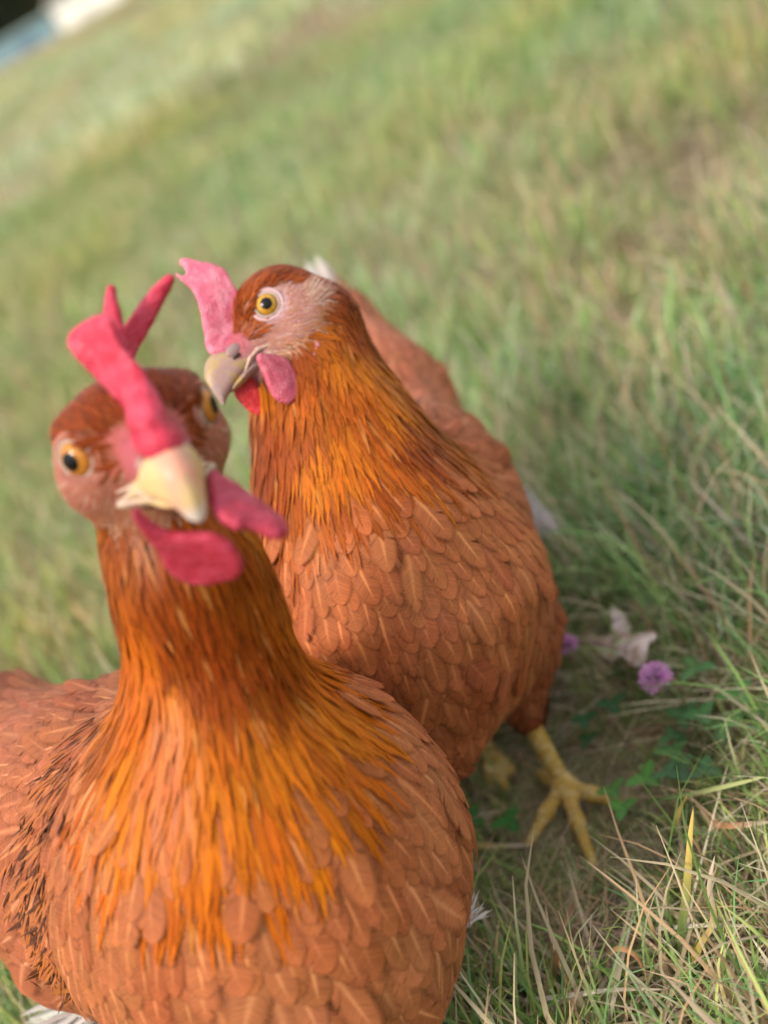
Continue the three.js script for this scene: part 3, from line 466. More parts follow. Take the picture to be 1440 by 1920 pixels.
{ // the hen behind, head in profile
  const yaw = 0.44, c = Math.cos(yaw), s = Math.sin(yaw), fwd = imageDir(-0.78 * c + 0.04, 0.62 * c + 0.07, -s), up0 = imageDir(-0.62, -0.78, 0), up = up0.addScaledVector(fwd, -up0.dot(fwd)).normalize(), side = fwd.clone().cross(up);
  const eyes = at(502, 570, 0.668).addScaledVector(side, 2.3 * CM).addScaledVector(fwd, -0.35 * CM), headP = (x, y, z) => eyes.clone().addScaledVector(fwd, x * CM).addScaledVector(up, y * CM).addScaledVector(side, z * CM);
  const nape = headP(-2.2, -2.2, 0), n1 = at(595, 730, 0.705), n2 = at(640, 850, 0.70), n3 = at(705, 1035, 0.70), breast = at(755, 1130, 0.71), keel = at(775, 1265, 0.715), mid = at(778, 970, 0.80), rear = at(700, 790, 0.92), tail = at(640, 615, 1.0);
  const hock = at(985, 1338, 0.775), ankle = onGround(1058, 1472, 0.012), hock2 = at(888, 1365, 0.86), ankle2 = onGround(928, 1432, 0.010);
  const toe = (px, py, a) => { const e = onGround(px, py, 0.006); return [a.clone().lerp(e, 0.5).setY(0.010), e]; };
  const bones = [
    { a: nape, b: n1, ra: 0.024, rb: 0.031, zone: 'neck', n: [0, 0.3], k: 0.02 }, { a: n1, b: n2, ra: 0.031, rb: 0.040, zone: 'neck', n: [0.3, 0.62], k: 0.02 }, { a: n2, b: n3, ra: 0.040, rb: 0.056, zone: 'neck', n: [0.62, 1.0], k: 0.03 },
    { a: n3, b: breast, ra: 0.054, rb: 0.074, zone: 'breast', k: 0.04, flow: breast.clone().sub(n3).normalize().add(V(0, -0.4, 0)) }, { a: breast, b: keel, ra: 0.072, rb: 0.044, zone: 'breast', k: 0.03 },
    { a: at(795, 1225, 0.692), b: at(800, 1350, 0.705), ra: 0.046, rb: 0.034, zone: 'breast', k: 0.008 }, { a: n3, b: mid, ra: 0.05, rb: 0.060, zone: 'back', k: 0.03 }, { a: mid, b: rear, ra: 0.060, rb: 0.055, zone: 'back', k: 0.03 }, { a: rear, b: tail, ra: 0.053, rb: 0.030, zone: 'back', k: 0.03 },
    { a: at(885, 1065, 0.75), b: at(835, 920, 0.90), ra: 0.036, rb: 0.030, zone: 'wing', k: 0.025, flow: at(850, 900, 0.90).sub(at(895, 1060, 0.75)).normalize().add(V(0, -0.6, 0)) },
    { a: at(860, 1180, 0.75), b: at(800, 1000, 0.90), ra: 0.05, rb: 0.05, zone: 'belly', k: 0.03 },
    { a: at(965, 1195, 0.77), b: hock, ra: 0.028, rb: 0.010, zone: 'thigh', k: 0.02 }, { a: at(850, 1230, 0.82), b: hock2, ra: 0.035, rb: 0.011, zone: 'thigh', k: 0.02 },
  ];
  const pal2 = { breast: [0.75, 0.38, 0.19], back: [0.86, 0.44, 0.27], hackle: [0.70, 0.27, 0.028], hackleGold: [0.88, 0.43, 0.03], crown: [0.56, 0.20, 0.05], face: [0.66, 0.33, 0.32], faceDeep: [0.54, 0.22, 0.21], eyeRing: [0.62, 0.40, 0.41], iris: [0.46, 0.22, 0.02], irisGold: [0.60, 0.34, 0.035], nostril: [0.34, 0.22, 0.21] };
  const pal = { ...palette }; for (const k in pal2) pal[k] = pal2[k].map((x) => x * (k.startsWith('hackle') ? 0.78 : k === 'breast' ? 0.84 : 0.70));
  buildHen({
    name: 'hen', seed: 23, base: onGround(985, 1475), label: 'brown hen standing behind in profile with an upright pink comb', head: { pos: eyes, fwd, up, scale: 1.0 }, bones, gape: 0.0, paleShare: 0.15, cape: 0.40,
    legs: [{ hock, ankle, toes: [toe(1112, 1620, ankle), toe(992, 1582, ankle), toe(1170, 1512, ankle), toe(1012, 1452, ankle)] }, { hock: hock2, ankle: ankle2, toes: [toe(950, 1478, ankle2), toe(922, 1470, ankle2), toe(962, 1448, ankle2)] }],
    lo: bones.reduce((m, b) => m.min(b.a).min(b.b), eyes.clone()).subScalar(0.09), hi: bones.reduce((m, b) => m.max(b.a).max(b.b), eyes.clone()).addScalar(0.09), colors: pal, gaze: { '-1': [0.42, 0.12, -0.9], 1: [0.5, 0.1, 0.86] },
    hidden: (x, y) => x < 560 && y > 1100 || (y > 1240 + (x - 590) * 0.72), flowBias: (i) => DOWN.clone().multiplyScalar(0.2 + 0.7 * (i.zone.breast ?? 0)), sizeAt: (p) => lerp(1.08, 0.85, sstep(0.16, 0.25, p.y)),
    tufts: [
      { name: 'tail', at: tail, dir: at(600, 500, 1.06).sub(tail).normalize(), n: 12, spread: 0.03, fan: 0.3, len: 0.055, wid: 0.022, color: [0.60, 0.34, 0.20], tip: [0.66, 0.50, 0.38], mat: M.contour[0] },
      { name: 'white_down', at: at(628, 580, 0.97), dir: imageDir(-0.3, -0.95, 0.1), n: 8, spread: 0.014, fan: 0.25, len: 0.042, wid: 0.014, color: [0.68, 0.65, 0.62] },
      { name: 'white_down', at: at(945, 895, 0.93), dir: imageDir(0.55, 0.8, 0), n: 16, spread: 0.02, fan: 0.35, len: 0.042, wid: 0.016, color: [0.64, 0.63, 0.62] },
      { name: 'white_down', at: at(1000, 1050, 0.86), dir: imageDir(0.5, 0.8, 0), n: 5, spread: 0.01, fan: 0.4, len: 0.018, wid: 0.01, color: [0.64, 0.63, 0.62] },
    ],
    beakColor: (l, a, b) => { const m = (p, q, t) => p.map((x, k) => lerp(x, q[k], clamp(t))); let c = m([0.44, 0.27, 0.23], [0.48, 0.32, 0.13], sstep(0.42, 0.6, a)); c = m(c, [0.30, 0.24, 0.24], sstep(0.5, 0.68, b) * 0.7 * sstep(3.2, 4.4, l[0])); c = m(c, [0.56, 0.40, 0.38], sstep(3.4, 2.0, l[0]) * 0.7); return m(c, [0.58, 0.46, 0.32], sstep(-2.1, -2.5, l[1]) * 0.8); },
    flesh({ slab, headFrame, planeFrame, pixelsOn, toWorld, dirWorld, fleshy, hs, put, mixc }) {
      const fr = headFrame(0);
      slab('comb', fr, pixelsOn(fr, [[394, 658], [384, 616], [374, 575], [362, 545], [346, 527], [329, 506], [345, 514], [351, 506], [337, 486], [346, 479], [372, 489], [398, 497], [420, 510], [432, 528], [452, 560], [470, 600], [465, 640], [425, 668]]), 0.0027, (x, y) => 0.002 * Math.sin(x * 90) + 0.0016 * Math.sin(y * 130 + 1), fleshy([0.86, 0.20, 0.30], [0.95, 0.38, 0.46]), 0.0011);
      const wn = headFrame(-1.75); slab('wattle', wn, pixelsOn(wn, [[482, 668], [510, 664], [540, 672], [556, 698], [562, 730], [556, 750], [540, 759], [520, 753], [506, 736], [494, 708]]), 0.0024, (x, y) => 0.0015 * Math.sin(x * 150), fleshy([0.58, 0.10, 0.15], [0.68, 0.19, 0.24]));
      const wf = headFrame(0.3); slab('wattle', wf, pixelsOn(wf, [[462, 690], [492, 690], [508, 720], [509, 758], [502, 780], [480, 775], [455, 757], [438, 736]]), 0.0024, (x, y) => 0.0015 * Math.sin(y * 150), fleshy([0.62, 0.03, 0.035], [0.72, 0.06, 0.06]));
      const ef = headFrame(-2.05); slab('ear_lobe', ef, pixelsOn(ef, [[590, 602], [599, 612], [603, 640], [601, 668], [594, 686], [586, 682], [584, 640]]), 0.0022, () => 0, fleshy([0.66, 0.26, 0.32], [0.66, 0.40, 0.46]));
    },
  });
}
// ------------------------------------------------------------------ ground, grass
const groundY = (x, z) => { const r = Math.hypot(x, z); return (fbm(x * 7 + 3, 0.5, z * 7, 2) - 0.5) * 0.012 + (fbm(x * 1.3, 4.5, z * 1.3, 2) - 0.5) * 0.10 * sstep(1.1, 3.5, r) + (fbm(x * 0.25, 8.5, z * 0.25, 2) - 0.5) * 0.35 * sstep(4, 12, r); };
const dryness = (x, z) => { const r = Math.hypot(x, z); return clamp(0.33 + 2.0 * (fbm(x * 1.1 + 20, 1.5, z * 1.1, 3) - 0.5) + 0.5 * (fbm(x * 5 + 20, 7.5, z * 5, 2) - 0.5) + 0.25 * sstep(-0.4, 1.6, x) * sstep(9, 2, r) + 0.9 * sstep(16, 23, r)); };
{ const T = new Tris(), NA = 180, NR = 150; // polar sheet round the camera's foot, out to the horizon
  for (let j = 0; j <= NR; j++) for (let i = 0; i <= NA; i++) {
    const r = 0.02 * Math.pow(9000, j / NR), a = i / NA * 2 * Math.PI, x = Math.sin(a) * r, z = -Math.cos(a) * r;
    const k = dryness(x, z), n = fbm(x * 90, 2, z * 90, 3), c = [0, 1, 2].map((q) => lerp(lerp([0.13, 0.15, 0.05][q], [0.30, 0.24, 0.14][q], k), [0.12, 0.085, 0.055][q], sstep(0.42, 0.68, n)));
    T.v(V(x, groundY(x, z), z), V(0, 1, 0), c, x, z);
  }
  for (let j = 0; j < NR; j++) for (let i = 0; i < NA; i++) { const a = j * (NA + 1) + i; T.quad(a, a + 1, a + NA + 2, a + NA + 1); }
  const g = T.geometry(); g.computeVertexNormals();
  const grit = pixels(256, 256, (u, v) => { const n = 0.5 * noise3(u * 64, v * 64, 1) + 0.5 * noise3(u * 128, v * 128, 5); return [n, n, n, 1]; }, false); grit.wrapS = grit.wrapT = THREE.RepeatWrapping; grit.repeat.set(3, 3);
  const m = new THREE.Mesh(g, new THREE.MeshStandardMaterial({ name: 'soil', vertexColors: true, roughness: 1, bumpMap: grit, bumpScale: 0.006 })); m.name = 'ground'; m.userData = { kind: 'structure', label: 'sloping meadow ground with soil and dry thatch', category: 'ground' }; m.receiveShadow = true; scene.add(m);
}
M.grass = new THREE.MeshPhysicalMaterial({ name: 'grass blade', vertexColors: true, roughness: 0.55, specularIntensity: 0.35, transmission: 0.35, thickness: 0, side: THREE.DoubleSide }); M.grass.roughness = 0.92;
const GR = rng(77);
const greens = [[0.075, 0.125, 0.028], [0.11, 0.17, 0.04], [0.16, 0.21, 0.055], [0.085, 0.15, 0.05], [0.20, 0.22, 0.06]], straws = [[0.38, 0.32, 0.20], [0.31, 0.245, 0.15], [0.47, 0.42, 0.29], [0.24, 0.175, 0.115], [0.33, 0.22, 0.12]];
function blade(T, root, dir, len, wid, bend, col, tip, n = 5, lie = 0) { // a folded strip that arches over
  const d0 = V(dir.x, 0, dir.z).normalize(), sd = V(-d0.z, 0, d0.x), b0 = T.count, p = root.clone(), t = V(0, 1, 0).multiplyScalar(1 - lie).addScaledVector(d0, 0.12 + lie * 1.2).normalize();
  for (let j = 0; j <= n; j++) {
    const v = j / n, w = wid * 0.5 * Math.pow(1 - Math.pow(v, 2.2), 0.8) + 0.00008, nn = sd.clone().cross(t).normalize(), c = tip && v > 0.55 ? [0, 1, 2].map((q) => lerp(col[q], tip[q], (v - 0.55) / 0.45)) : col;
    T.v(p.clone().addScaledVector(sd, -w), nn.clone().addScaledVector(sd, -0.35).normalize(), c, 0, v); T.v(p.clone().addScaledVector(sd, w), nn.clone().addScaledVector(sd, 0.35).normalize(), c, 1, v);
    p.addScaledVector(t, len / n); const drop = bend * (0.35 + v) / n; t.addScaledVector(d0, drop * (lie ? 0.3 : 1)).add(V(0, -drop * (lie ? 0.25 : 0.75), 0)).addScaledVector(sd, (GR() - 0.5) * 0.14).normalize();
    if (p.y < root.y + 0.002 && j > 0) { p.y = root.y + 0.002; t.y = Math.max(t.y, 0); }
  }
  for (let j = 0; j < n; j++) { const a = b0 + j * 2; T.quad(a, a + 1, a + 3, a + 2); }
}
function clump(o) { const T = new Tris();
  for (let k = 0; k < o.n; k++) {
    const a = GR() * 6.283, r = Math.sqrt(GR()) * o.radius, ba = a + (GR() - 0.5) * 3, dry = GR() < o.dry, pal = dry ? straws : greens, c0 = pal[Math.floor(GR() * pal.length)], j = 0.8 + 0.4 * GR(), c = c0.map((x) => x * j);
    const lie = GR() < o.lie ? 0.75 + 0.25 * GR() : 0;
    blade(T, V(Math.cos(a) * r, lie ? GR() * 0.02 : -0.004, Math.sin(a) * r), V(Math.cos(ba), 0, Math.sin(ba)), lerp(o.len[0], o.len[1], GR()), lerp(o.wid[0], o.wid[1], GR()), lie ? 0.8 : lerp(0.4, 2.2, GR()), c, !dry && GR() < 0.3 ? straws[Math.floor(GR() * 5)] : null, o.seg ?? 5, lie);
  }
  return T.geometry(); }
const kinds = {
  fine: [0, 1, 2].map(() => clump({ n: 16, radius: 0.016, len: [0.03, 0.085], wid: [0.0009, 0.0022], dry: 0.18, lie: 0.12 })),
  broad: [0, 1].map(() => clump({ n: 9, radius: 0.018, len: [0.04, 0.11], wid: [0.0018, 0.0036], dry: 0.15, lie: 0.1 })),
  straw: [0, 1, 2].map(() => clump({ n: 12, radius: 0.02, len: [0.04, 0.12], wid: [0.0009, 0.0026], dry: 0.92, lie: 0.7 })),
  far: [0, 1, 2].map(() => clump({ n: 26, radius: 0.06, len: [0.05, 0.13], wid: [0.003, 0.006], dry: 0.2, lie: 0.1, seg: 4 })),
  farStraw: [0, 1].map(() => clump({ n: 22, radius: 0.06, len: [0.05, 0.13], wid: [0.003, 0.006], dry: 0.95, lie: 0.4, seg: 4 })),
};
const feet = [[1058, 1472], [1112, 1620], [992, 1582], [1170, 1512], [1085, 1545], [1025, 1530], [1110, 1490]].map(([x, y]) => onGround(x, y));
const bald = [[1270, 480, 0.10], [1390, 320, 0.16], [1210, 640, 0.05], [960, 560, 0.06]].map(([x, y, r]) => ({ p: onGround(x, y), r }));
const open = [[1175, 1215, 0.035]].map(([x, y, r]) => ({ p: onGround(x, y), r }));
{ const lots = {}; const add = (k, m, c) => { (lots[k] ??= []).push([m, c]); };
  const rings = [[0.12, 0.55, 5200, 0], [0.55, 1.0, 6000, 0], [1.0, 2.0, 3600, 0], [2.0, 4.5, 1300, 0], [4.5, 11, 150, 1], [11, 34, 22, 1]];
  const m4 = new THREE.Matrix4(), q = new THREE.Quaternion(), e = new THREE.Euler();
  for (const [r0, r1, dens, far] of rings) {
    const n = Math.round(Math.PI * (r1 * r1 - r0 * r0) * dens * 0.5);
    for (let k = 0; k < n; k++) {
      const r = Math.sqrt(lerp(r0 * r0, r1 * r1, GR())), a = (GR() - 0.5) * Math.PI, x = Math.sin(a) * r, z = -Math.cos(a) * r, h1 = GR(), h2 = GR(), h3 = GR(), h4 = GR(), h5 = GR(), h6 = GR();
      const p = V(x, groundY(x, z), z), [px, py, pz] = project(p); if (pz < 0.05 || px < -1500 || px > W + 1300 || py < -300 || py > H + 700) continue;
      const nearFoot = Math.min(...feet.map((f) => Math.hypot(f.x - x, f.z - z))), inOpen = open.some((o) => Math.hypot(o.p.x - x, o.p.z - z) < o.r);
      const bare = Math.min(...bald.map((b) => Math.hypot(b.p.x - x, b.p.z - z) / b.r)); if (bare < 0.7 + 0.6 * h3 && h6 > 0.18) continue;
      const dry = Math.max(dryness(x, z), bare < 1.6 ? 0.9 : 0); let kind = far ? (h1 < dry * 0.9 ? 'farStraw' : 'far') : h1 < dry * 0.62 ? 'straw' : h1 < dry * 0.62 + 0.16 ? 'broad' : 'fine';
      if (nearFoot < 0.016 || inOpen) { if (kind !== 'straw') continue; }
      let s = (0.75 + 0.6 * h2) * (far ? 1 + sstep(11, 25, r) * 1.0 : 1) * lerp(0.30, 1, sstep(0.02, 0.16, nearFoot)) * (far ? 1 : lerp(0.72, 1.25, fbm(x * 4, 3, z * 4, 2)));
      const tall = kind === 'straw' && nearFoot < 0.05 ? 0.35 : 1;
      e.set((h3 - 0.5) * 0.3, h4 * 6.283, (h5 - 0.5) * 0.3); q.setFromEuler(e); m4.compose(p, q, V(s, s * tall, s));
      const g = 0.82 + 0.36 * h6, wob = fbm(x * 2.5 + 40, 2, z * 2.5, 2);
      const c = new THREE.Color(); if (kind.toLowerCase().includes('straw')) c.setRGB(g * 1.18, g * 1.16, g * 1.16); else c.setRGB(g * 1.9 * lerp(0.72, 1.3, wob), g * 2.05, g * 2.3 * lerp(1.25, 0.75, wob));
      add(`${kind}:${Math.floor(h2 * 997) % kinds[kind].length}`, m4.clone(), c);
    }
  }
  const meadow = new THREE.Group(); meadow.name = 'meadow_grass'; meadow.userData = { kind: 'stuff', label: 'mixed green and straw-coloured meadow grass covering the slope', category: 'grass' };
  let total = 0;
  for (const k in lots) { const [kind, v] = k.split(':'), im = new THREE.InstancedMesh(kinds[kind][+v], M.grass, lots[k].length); lots[k].forEach(([m, c], i) => { im.setMatrixAt(i, m); im.setColorAt(i, c); }); total += lots[k].length; im.name = kind.toLowerCase().includes('straw') ? 'dry_grass' : 'green_grass'; im.userData.kind = 'stuff'; im.castShadow = im.receiveShadow = true; meadow.add(im); }
  scene.add(meadow); console.log('clumps', total);
}
// ------------------------------------------------------------------ plants and litter near the hens
function leafSheet(T, base, dir, up0, len, wid, col, fold = 0.25, arch = 0.2, vein) { // an oval leaflet, folded along its midrib
  const d = dir.clone().normalize(), sd = d.clone().cross(up0).normalize(), n = sd.clone().cross(d).normalize(), b0 = T.count, nv = 6, nu = 4;
  for (let j = 0; j <= nv; j++) for (let i = 0; i <= nu; i++) { const v = j / nv, u = (i / nu - 0.5) * 2, w = wid * 0.5 * Math.pow(Math.sin(Math.PI * Math.pow(clamp(v * 0.94 + 0.04), 0.85)), 0.7); T.v(base.clone().addScaledVector(d, len * v).addScaledVector(sd, u * w).addScaledVector(n, fold * w * Math.abs(u) - arch * len * v * v), n, vein && Math.abs(u) < 0.3 ? vein : col, i / nu, v); }
  for (let j = 0; j < nv; j++) for (let i = 0; i < nu; i++) { const a = b0 + j * (nu + 1) + i; T.quad(a, a + 1, a + nu + 2, a + nu + 1); }
}
function stalk(pts, r0, r1, col) { const c = new THREE.CatmullRomCurve3(pts), g = new THREE.TubeGeometry(c, 14, r0, 6); const n = g.attributes.position.count, cc = new Float32Array(n * 3); for (let k = 0; k < n; k++) cc.set(col, k * 3); g.setAttribute('color', new THREE.BufferAttribute(cc, 3));
  const p = g.attributes.position, q = V(), m = V(); for (let k = 0; k < n; k++) { const t = g.attributes.uv.getX(k); c.getPointAt(clamp(t), m); q.fromBufferAttribute(p, k).sub(m).multiplyScalar(lerp(1, r1 / r0, t)).add(m); p.setXYZ(k, q.x, q.y, q.z); } return g; }
function cloverLeaf(parent, foot, tip, size, col, R) {
  const st = part(parent, 'leaf_stalk', stalk([foot, foot.clone().lerp(tip, 0.5).add(V((R() - 0.5) * 0.01, 0.006, (R() - 0.5) * 0.01)), tip], 0.0006, 0.0004, [0.14, 0.2, 0.06]), M.leaf);
  const a0 = R() * 6.283; for (let k = 0; k < 3; k++) { const T = new Tris(), a = a0 + k * 2.094 + (R() - 0.5) * 0.3; leafSheet(T, tip, V(Math.cos(a), 0.15 + R() * 0.2, Math.sin(a)), V(0, 1, 0), size * (0.9 + 0.2 * R()), size * 0.72, col.map((x) => x * (0.85 + 0.3 * R())), 0.2, 0.15, col.map((x) => x * 1.35)); part(st, 'leaflet', T.geometry(), M.leaf); }
}
M.leaf = new THREE.MeshPhysicalMaterial({ name: 'clover leaf', vertexColors: true, roughness: 0.9, transmission: 0.3, thickness: 0, specularIntensity: 0.4 });
M.petal = new THREE.MeshPhysicalMaterial({ name: 'clover petal', vertexColors: true, roughness: 0.95, transmission: 0.35, thickness: 0 });
function clover(label, foot, headPos, radius, leaves, seed, group) {
  const R = rng(seed), o = thing('red_clover', label, 'clover', foot, group), rel = (p) => p.clone().sub(foot);
  part(o, 'stem', stalk([V(0, 0, 0), rel(headPos).multiplyScalar(0.5).add(V(0.006, 0.004, 0)), rel(headPos)], 0.0011, 0.0009, [0.16, 0.2, 0.07]), M.leaf);
  const T = new Tris(), up = V(0, 1, 0);
  for (let k = 0; k < 150; k++) { const y = 1 - (k + 0.5) / 150 * 1.65, rr = Math.sqrt(Math.max(0, 1 - y * y)), a = k * 2.399963, d = V(Math.cos(a) * rr, y, Math.sin(a) * rr).add(V(0, 0.35, 0)).normalize(), b = rel(headPos).addScaledVector(d, radius * 0.35), m = 0.8 + 0.4 * R(), c = [0.62, 0.24, 0.52].map((x, q) => lerp(x, [0.74, 0.46, 0.68][q], R() * 0.8) * m); leafSheet(T, b, d, V(R() - 0.5, R() - 0.5, R() - 0.5), radius * (0.62 + 0.15 * R()), radius * 0.24, c, 0.6, 0.1); }
  part(o, 'flower_head', T.geometry(), M.petal);
  for (const [fx, fz, dx, h, dz, s] of leaves) cloverLeaf(o, V(fx, 0, fz), V(dx, h, dz), s, [0.07, 0.16, 0.045], R);
  return o;
}
const above = (px, py, h) => onGround(px, py, h);   // the point seen there, h metres over the ground
{ const h1 = above(1230, 1272, 0.062), f1 = V(h1.x + 0.006, 0, h1.z + 0.004);
  clover('pink clover flower in the grass beside the pale fallen leaf', f1, h1, 0.0098, [[0.004, 0.004, 0.018, 0.048, -0.012, 0.012], [0.01, 0.0, 0.03, 0.035, 0.012, 0.013], [0, 0.01, 0.012, 0.03, 0.024, 0.014], [0.012, 0.01, 0.036, 0.028, 0.03, 0.014], [-0.006, 0.005, -0.018, 0.026, 0.016, 0.012]], 5);
  const h2 = above(1064, 1210, 0.05), f2 = V(h2.x, 0, h2.z);
  clover('small pink clover flower half hidden at the hind hen\'s thigh', f2, h2, 0.0075, [[0.004, 0, 0.018, 0.02, 0.01, 0.01]], 6);
  const plants = [[1275, 1385, 0.03, 'clover sprig with cupped leaves below the larger pink flower', [0.065, 0.16, 0.05]], [1125, 1345, 0.022, 'dark green clover sprig right of the yellow shank', [0.035, 0.11, 0.03]], [1195, 1490, 0.03, 'bright green clover sprig at the tip of the outer toe', [0.10, 0.25, 0.05]], [905, 1540, 0.02, 'vivid green clover sprig between the front hen and the foot', [0.05, 0.19, 0.03]], [1300, 1460, 0.03, 'grey-green clover sprig far right of the toes', [0.07, 0.15, 0.06]]];
  plants.forEach(([px, py, h, label, col], k) => { const R = rng(300 + k), p = above(px, py, h), o = thing('clover_sprig', label, 'clover', V(p.x, 0, p.z), 'clover sprigs in the turf'); for (let q = 0; q < 3; q++) cloverLeaf(o, V((R() - 0.5) * 0.008, 0, (R() - 0.5) * 0.008), V((R() - 0.5) * 0.034, h * (0.8 + 0.5 * R()), (R() - 0.5) * 0.034), 0.008 + 0.004 * R(), col.map((x) => x * 0.8), R); });
}
{ // the pale fallen leaf: lobed, curled, with a rib
  const c = above(1180, 1222, 0.035), o = thing('fallen_leaf', 'pale pinkish dry lobed leaf lying curled in the grass', 'leaf', c);
  const toP = (px, py) => { const p = above(px, py, 0.035).sub(c); return [p.x, p.z]; };
  const out = smoothLoop([[1104, 1196], [1132, 1196], [1150, 1188], [1156, 1160], [1176, 1162], [1188, 1190], [1208, 1188], [1232, 1200], [1246, 1224], [1232, 1240], [1222, 1262], [1196, 1268], [1176, 1252], [1154, 1240], [1130, 1222]].map(([x, y]) => toP(x, y)), 3);
  const yOf = (x, z) => 0.006 * Math.sin(x * 110 + 1) + 0.008 * Math.sin(z * 95) + 0.35 * Math.abs(x + z * 0.3) * 0.4, f = (x, y, z) => smax(polygon(x, z, out), Math.abs(y - yOf(x, z)) - 0.0009, 0.0006) * 0.6;
  const lo = V(-0.045, -0.02, -0.045), hi = V(0.045, 0.035, 0.045);
  part(o, 'blade', meshField(f, lo, hi, 0.0013, (p) => { const n = fbm(p.x * 200, p.y * 200, p.z * 200, 3); return [0, 1, 2].map((q) => lerp([0.40, 0.27, 0.20][q], [0.66, 0.54, 0.50][q], sstep(0.3, 0.55, n))); }).geometry(), M.leaf);
  const ribs = [[1108, 1198], [1160, 1212], [1215, 1232]].map(([x, y]) => { const [a, b] = toP(x, y); return V(a, yOf(a, b) + 0.001, b); }); part(o, 'midrib', stalk(ribs, 0.0008, 0.0004, [0.5, 0.34, 0.26]), M.leaf);
}
M.straw = new THREE.MeshStandardMaterial({ name: 'straw', vertexColors: true, roughness: 0.75, side: THREE.DoubleSide });
function strand(name, label, category, pts, wid, c0, c1, hs) { // one long blade or stalk through seen points at given heights
  const P = pts.map(([x, y], k) => above(x, y, hs[k])), base = P[0].clone().setY(0), cur = new THREE.CatmullRomCurve3(P), T = new Tris(), n = 22;
  for (let j = 0; j <= n; j++) { const v = j / n, p = cur.getPointAt(v), t = cur.getTangentAt(v), sd = t.clone().cross(V(0.25, 1, 0.4)).normalize(), nn = sd.clone().cross(t).normalize(), w = wid * 0.5 * Math.pow(1 - Math.pow(v, 3), 0.7) + 0.0001, c = [0, 1, 2].map((q) => lerp(c0[q], c1[q], sstep(0.35, 0.8, v + 0.15 * (noise3(v * 9, wid * 1e4, 3) - 0.5)))); for (const [u, h] of [[-1, 0], [0, -0.35], [1, 0]]) T.v(p.clone().addScaledVector(sd, u * w).addScaledVector(nn, h * w), nn.clone().addScaledVector(sd, u * 0.4).normalize(), c, u, v); }
  for (let j = 0; j < n; j++) for (let i = 0; i < 2; i++) { const a = j * 3 + i; T.quad(a, a + 1, a + 4, a + 3); }
  const g = T.geometry(base), m = new THREE.Mesh(g, M.straw); m.name = numbered(name); m.position.copy(base); m.userData = { label, category }; m.castShadow = m.receiveShadow = true; scene.add(m);
}
const GRN = [0.13, 0.20, 0.05], YEL = [0.46, 0.34, 0.08], STR = [0.36, 0.29, 0.20], ORA = [0.42, 0.20, 0.09], PALE = [0.42, 0.37, 0.29];
strand('grass_blade', 'long green blade with an orange and yellow tip right of the foot', 'grass blade', [[1258, 1860], [1275, 1760], [1288, 1660], [1294, 1570], [1300, 1515]], 0.0042, GRN, YEL, [0, 0.03, 0.06, 0.085, 0.10]);
strand('grass_blade', 'wavy yellow blade curving beside the long orange-tipped blade', 'grass blade', [[1280, 1840], [1312, 1775], [1338, 1720], [1330, 1660], [1340, 1605]], 0.0036, YEL, STR, [0.01, 0.03, 0.05, 0.065, 0.075]);
strand('grass_blade', 'arched blade with a pink-brown drooping end near the lower edge', 'grass blade', [[1120, 1850], [1135, 1800], [1160, 1778], [1190, 1790], [1214, 1835]], 0.0034, GRN, ORA, [0.01, 0.035, 0.045, 0.04, 0.025]);
strand('grass_blade', 'short blade with a rusty orange tip right of the front hen\'s breast', 'grass blade', [[1035, 1880], [1040, 1820], [1048, 1775], [1065, 1752]], 0.0034, GRN, ORA, [0, 0.03, 0.045, 0.055]);
strand('dry_stalk', 'long pale straw lying almost level along the bottom edge', 'straw', [[985, 1876], [1070, 1866], [1150, 1856], [1250, 1855]], 0.0024, PALE, STR, [0.03, 0.035, 0.035, 0.03]);
strand('dry_stalk', 'grey curved straw bowing below the hen\'s toes', 'straw', [[1070, 1668], [1090, 1710], [1125, 1748], [1165, 1752], [1210, 1728], [1275, 1690]], 0.0022, STR, PALE, [0.012, 0.012, 0.014, 0.016, 0.02, 0.03]);
strand('dry_stalk', 'straight pale straw sloping from the front hen\'s breast', 'straw', [[868, 1822], [920, 1850], [975, 1872], [1030, 1890]], 0.0024, PALE, STR, [0.02, 0.018, 0.016, 0.015]);
strand('dry_stalk', 'yellow stalk lying level left of the inner toe', 'straw', [[845, 1582], [900, 1586], [950, 1586], [1000, 1584]], 0.0036, YEL, STR, [0.015, 0.015, 0.014, 0.012]);
strand('dry_stalk', 'pale straw running level to the right edge', 'straw', [[1230, 1742], [1300, 1736], [1370, 1735], [1438, 1740]], 0.0020, PALE, STR, [0.035, 0.035, 0.035, 0.035]);
strand('grass_blade', 'green blade leaning right with a yellow back at the right edge', 'grass blade', [[1215, 1500], [1290, 1490], [1370, 1472], [1440, 1455]], 0.004, GRN, [0.30, 0.32, 0.12], [0.02, 0.04, 0.05, 0.05]);
strand('grass_blade', 'orange-tipped upright blade between the clover and the right edge', 'grass blade', [[1250, 1610], [1262, 1560], [1276, 1515], [1290, 1490]], 0.0038, GRN, YEL, [0, 0.03, 0.045, 0.055]);
strand('dry_stalk', 'pinkish dry blade lying across the right edge', 'straw', [[1330, 1545], [1370, 1548], [1410, 1545], [1450, 1540]], 0.004, ORA, STR, [0.03, 0.032, 0.034, 0.034]);
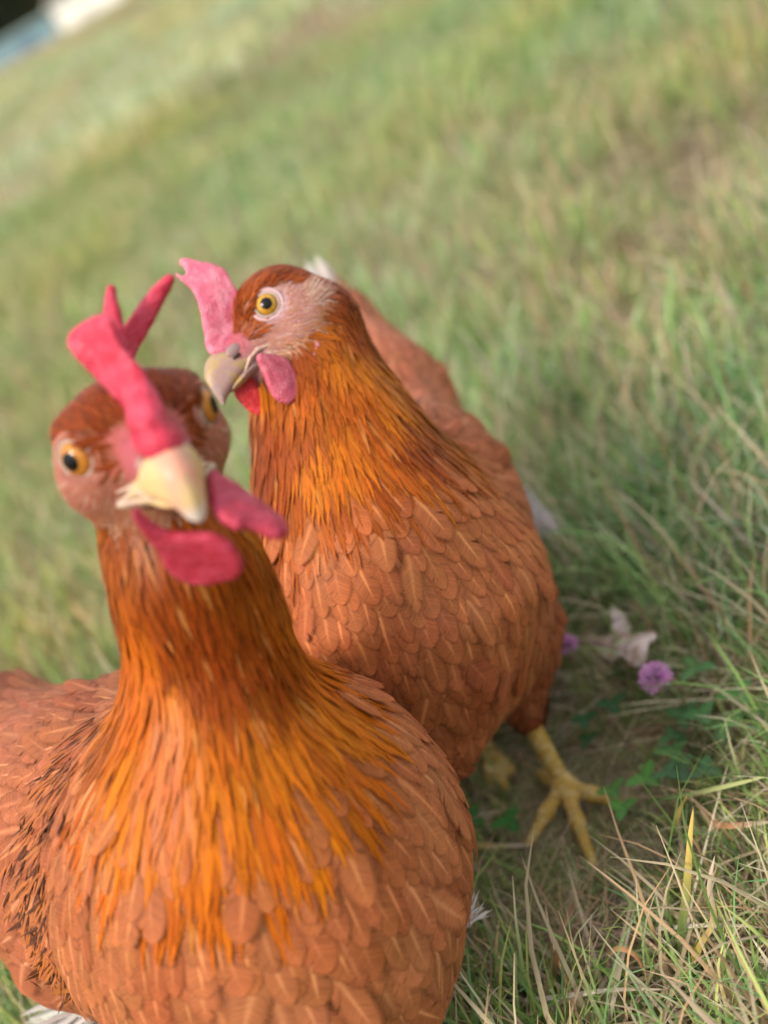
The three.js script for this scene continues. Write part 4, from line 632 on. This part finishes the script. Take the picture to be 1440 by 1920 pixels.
// ------------------------------------------------------------------ far beyond the field
{ const face = (o) => { o.rotation.y = Math.atan2(-o.position.x, -o.position.z); };
  const bx = (w, h, d, x, y, z) => { const g = new THREE.BoxGeometry(w, h, d); g.translate(x, y, z); return g; };
  const paint = (c, r = 0.7) => new THREE.MeshStandardMaterial({ color: new THREE.Color(...c), roughness: r });
  const b = onGround(30, 128); b.y = groundY(b.x, b.z); const s = b.length() / 2400;
  const shed = thing('low_shed', 'blurred blue-grey low shed beyond the far left field edge', 'shed', V(b.x, b.y, b.z)); face(shed);
  const w1 = 190 * s, hh = 48 * s; part(shed, 'wall', bx(w1, hh, w1 * 0.5, 0, hh / 2, -w1 * 0.25), paint([0.20, 0.34, 0.40])); part(shed, 'roof', bx(w1 * 1.06, hh * 0.12, w1 * 0.56, 0, hh * 1.06, -w1 * 0.25), paint([0.28, 0.38, 0.36])); part(shed, 'door', bx(w1 * 0.14, hh * 0.8, 0.03, w1 * 0.2, hh * 0.4, 0.02), paint([0.11, 0.2, 0.27]));
  const p2 = onGround(185, 42); p2.y = groundY(p2.x, p2.z); const s2 = p2.length() / 2400;
  const hut = thing('white_hut', 'blurred bright white hut at the top left field edge', 'hut', V(p2.x, p2.y, p2.z)); face(hut);
  const w2 = 120 * s2, h2 = 62 * s2; part(hut, 'wall', bx(w2, h2, w2 * 0.8, 0, h2 / 2, -w2 * 0.4), paint([0.80, 0.80, 0.72])); part(hut, 'roof', bx(w2 * 1.1, h2 * 0.1, w2 * 0.9, 0, h2 * 1.05, -w2 * 0.4), paint([0.7, 0.7, 0.66])); part(hut, 'door', bx(w2 * 0.2, h2 * 0.6, 0.04, -w2 * 0.1, h2 * 0.3, 0.02), paint([0.62, 0.62, 0.56]));
  const R = rng(91);
  [[-25, 150, 1.25, 'dark green bushy tree behind the blue-grey shed', [0.035, 0.055, 0.02]], [60, 95, 1.5, 'olive tree rising between the shed and the white hut', [0.09, 0.10, 0.035]], [262, -8, 1.3, 'grey-green tree right of the white hut at the top edge', [0.20, 0.19, 0.16]]].forEach(([px, py, k, label, col]) => {
    const g = onGround(px, py).multiplyScalar(k); g.y = groundY(g.x, g.z); const o = thing('bushy_tree', label, 'tree', g), h = 4.2;
    part(o, 'trunk', new THREE.CylinderGeometry(0.12, 0.22, h * 0.5, 10).translate(0, h * 0.25, 0), paint([0.09, 0.07, 0.05], 0.9));
    const T = new Tris(); for (let q = 0; q < 4200; q++) { const d = V(R() - 0.5, R() - 0.5, R() - 0.5).normalize(), rad = Math.pow(R(), 0.4) * (0.75 + 0.5 * noise3(d.x * 3 + px, d.y * 3, d.z * 3)), c = V(d.x * 2.2, h * 0.52 + d.y * h * 0.5, d.z * 2.2 * 1).multiply(V(rad, 1, rad)); c.y = h * 0.52 + d.y * h * 0.5 * rad; const j = 0.6 + 0.8 * R(); leafSheet(T, c, V(R() - 0.5, R() - 0.5, R() - 0.5), V(R() - 0.5, 1, R() - 0.5), 0.34, 0.22, col.map((x) => x * j), 0.2, 0.2); }
    part(o, 'crown', T.geometry(), M.leaf);
  });
}
renderer.render(scene, camera);
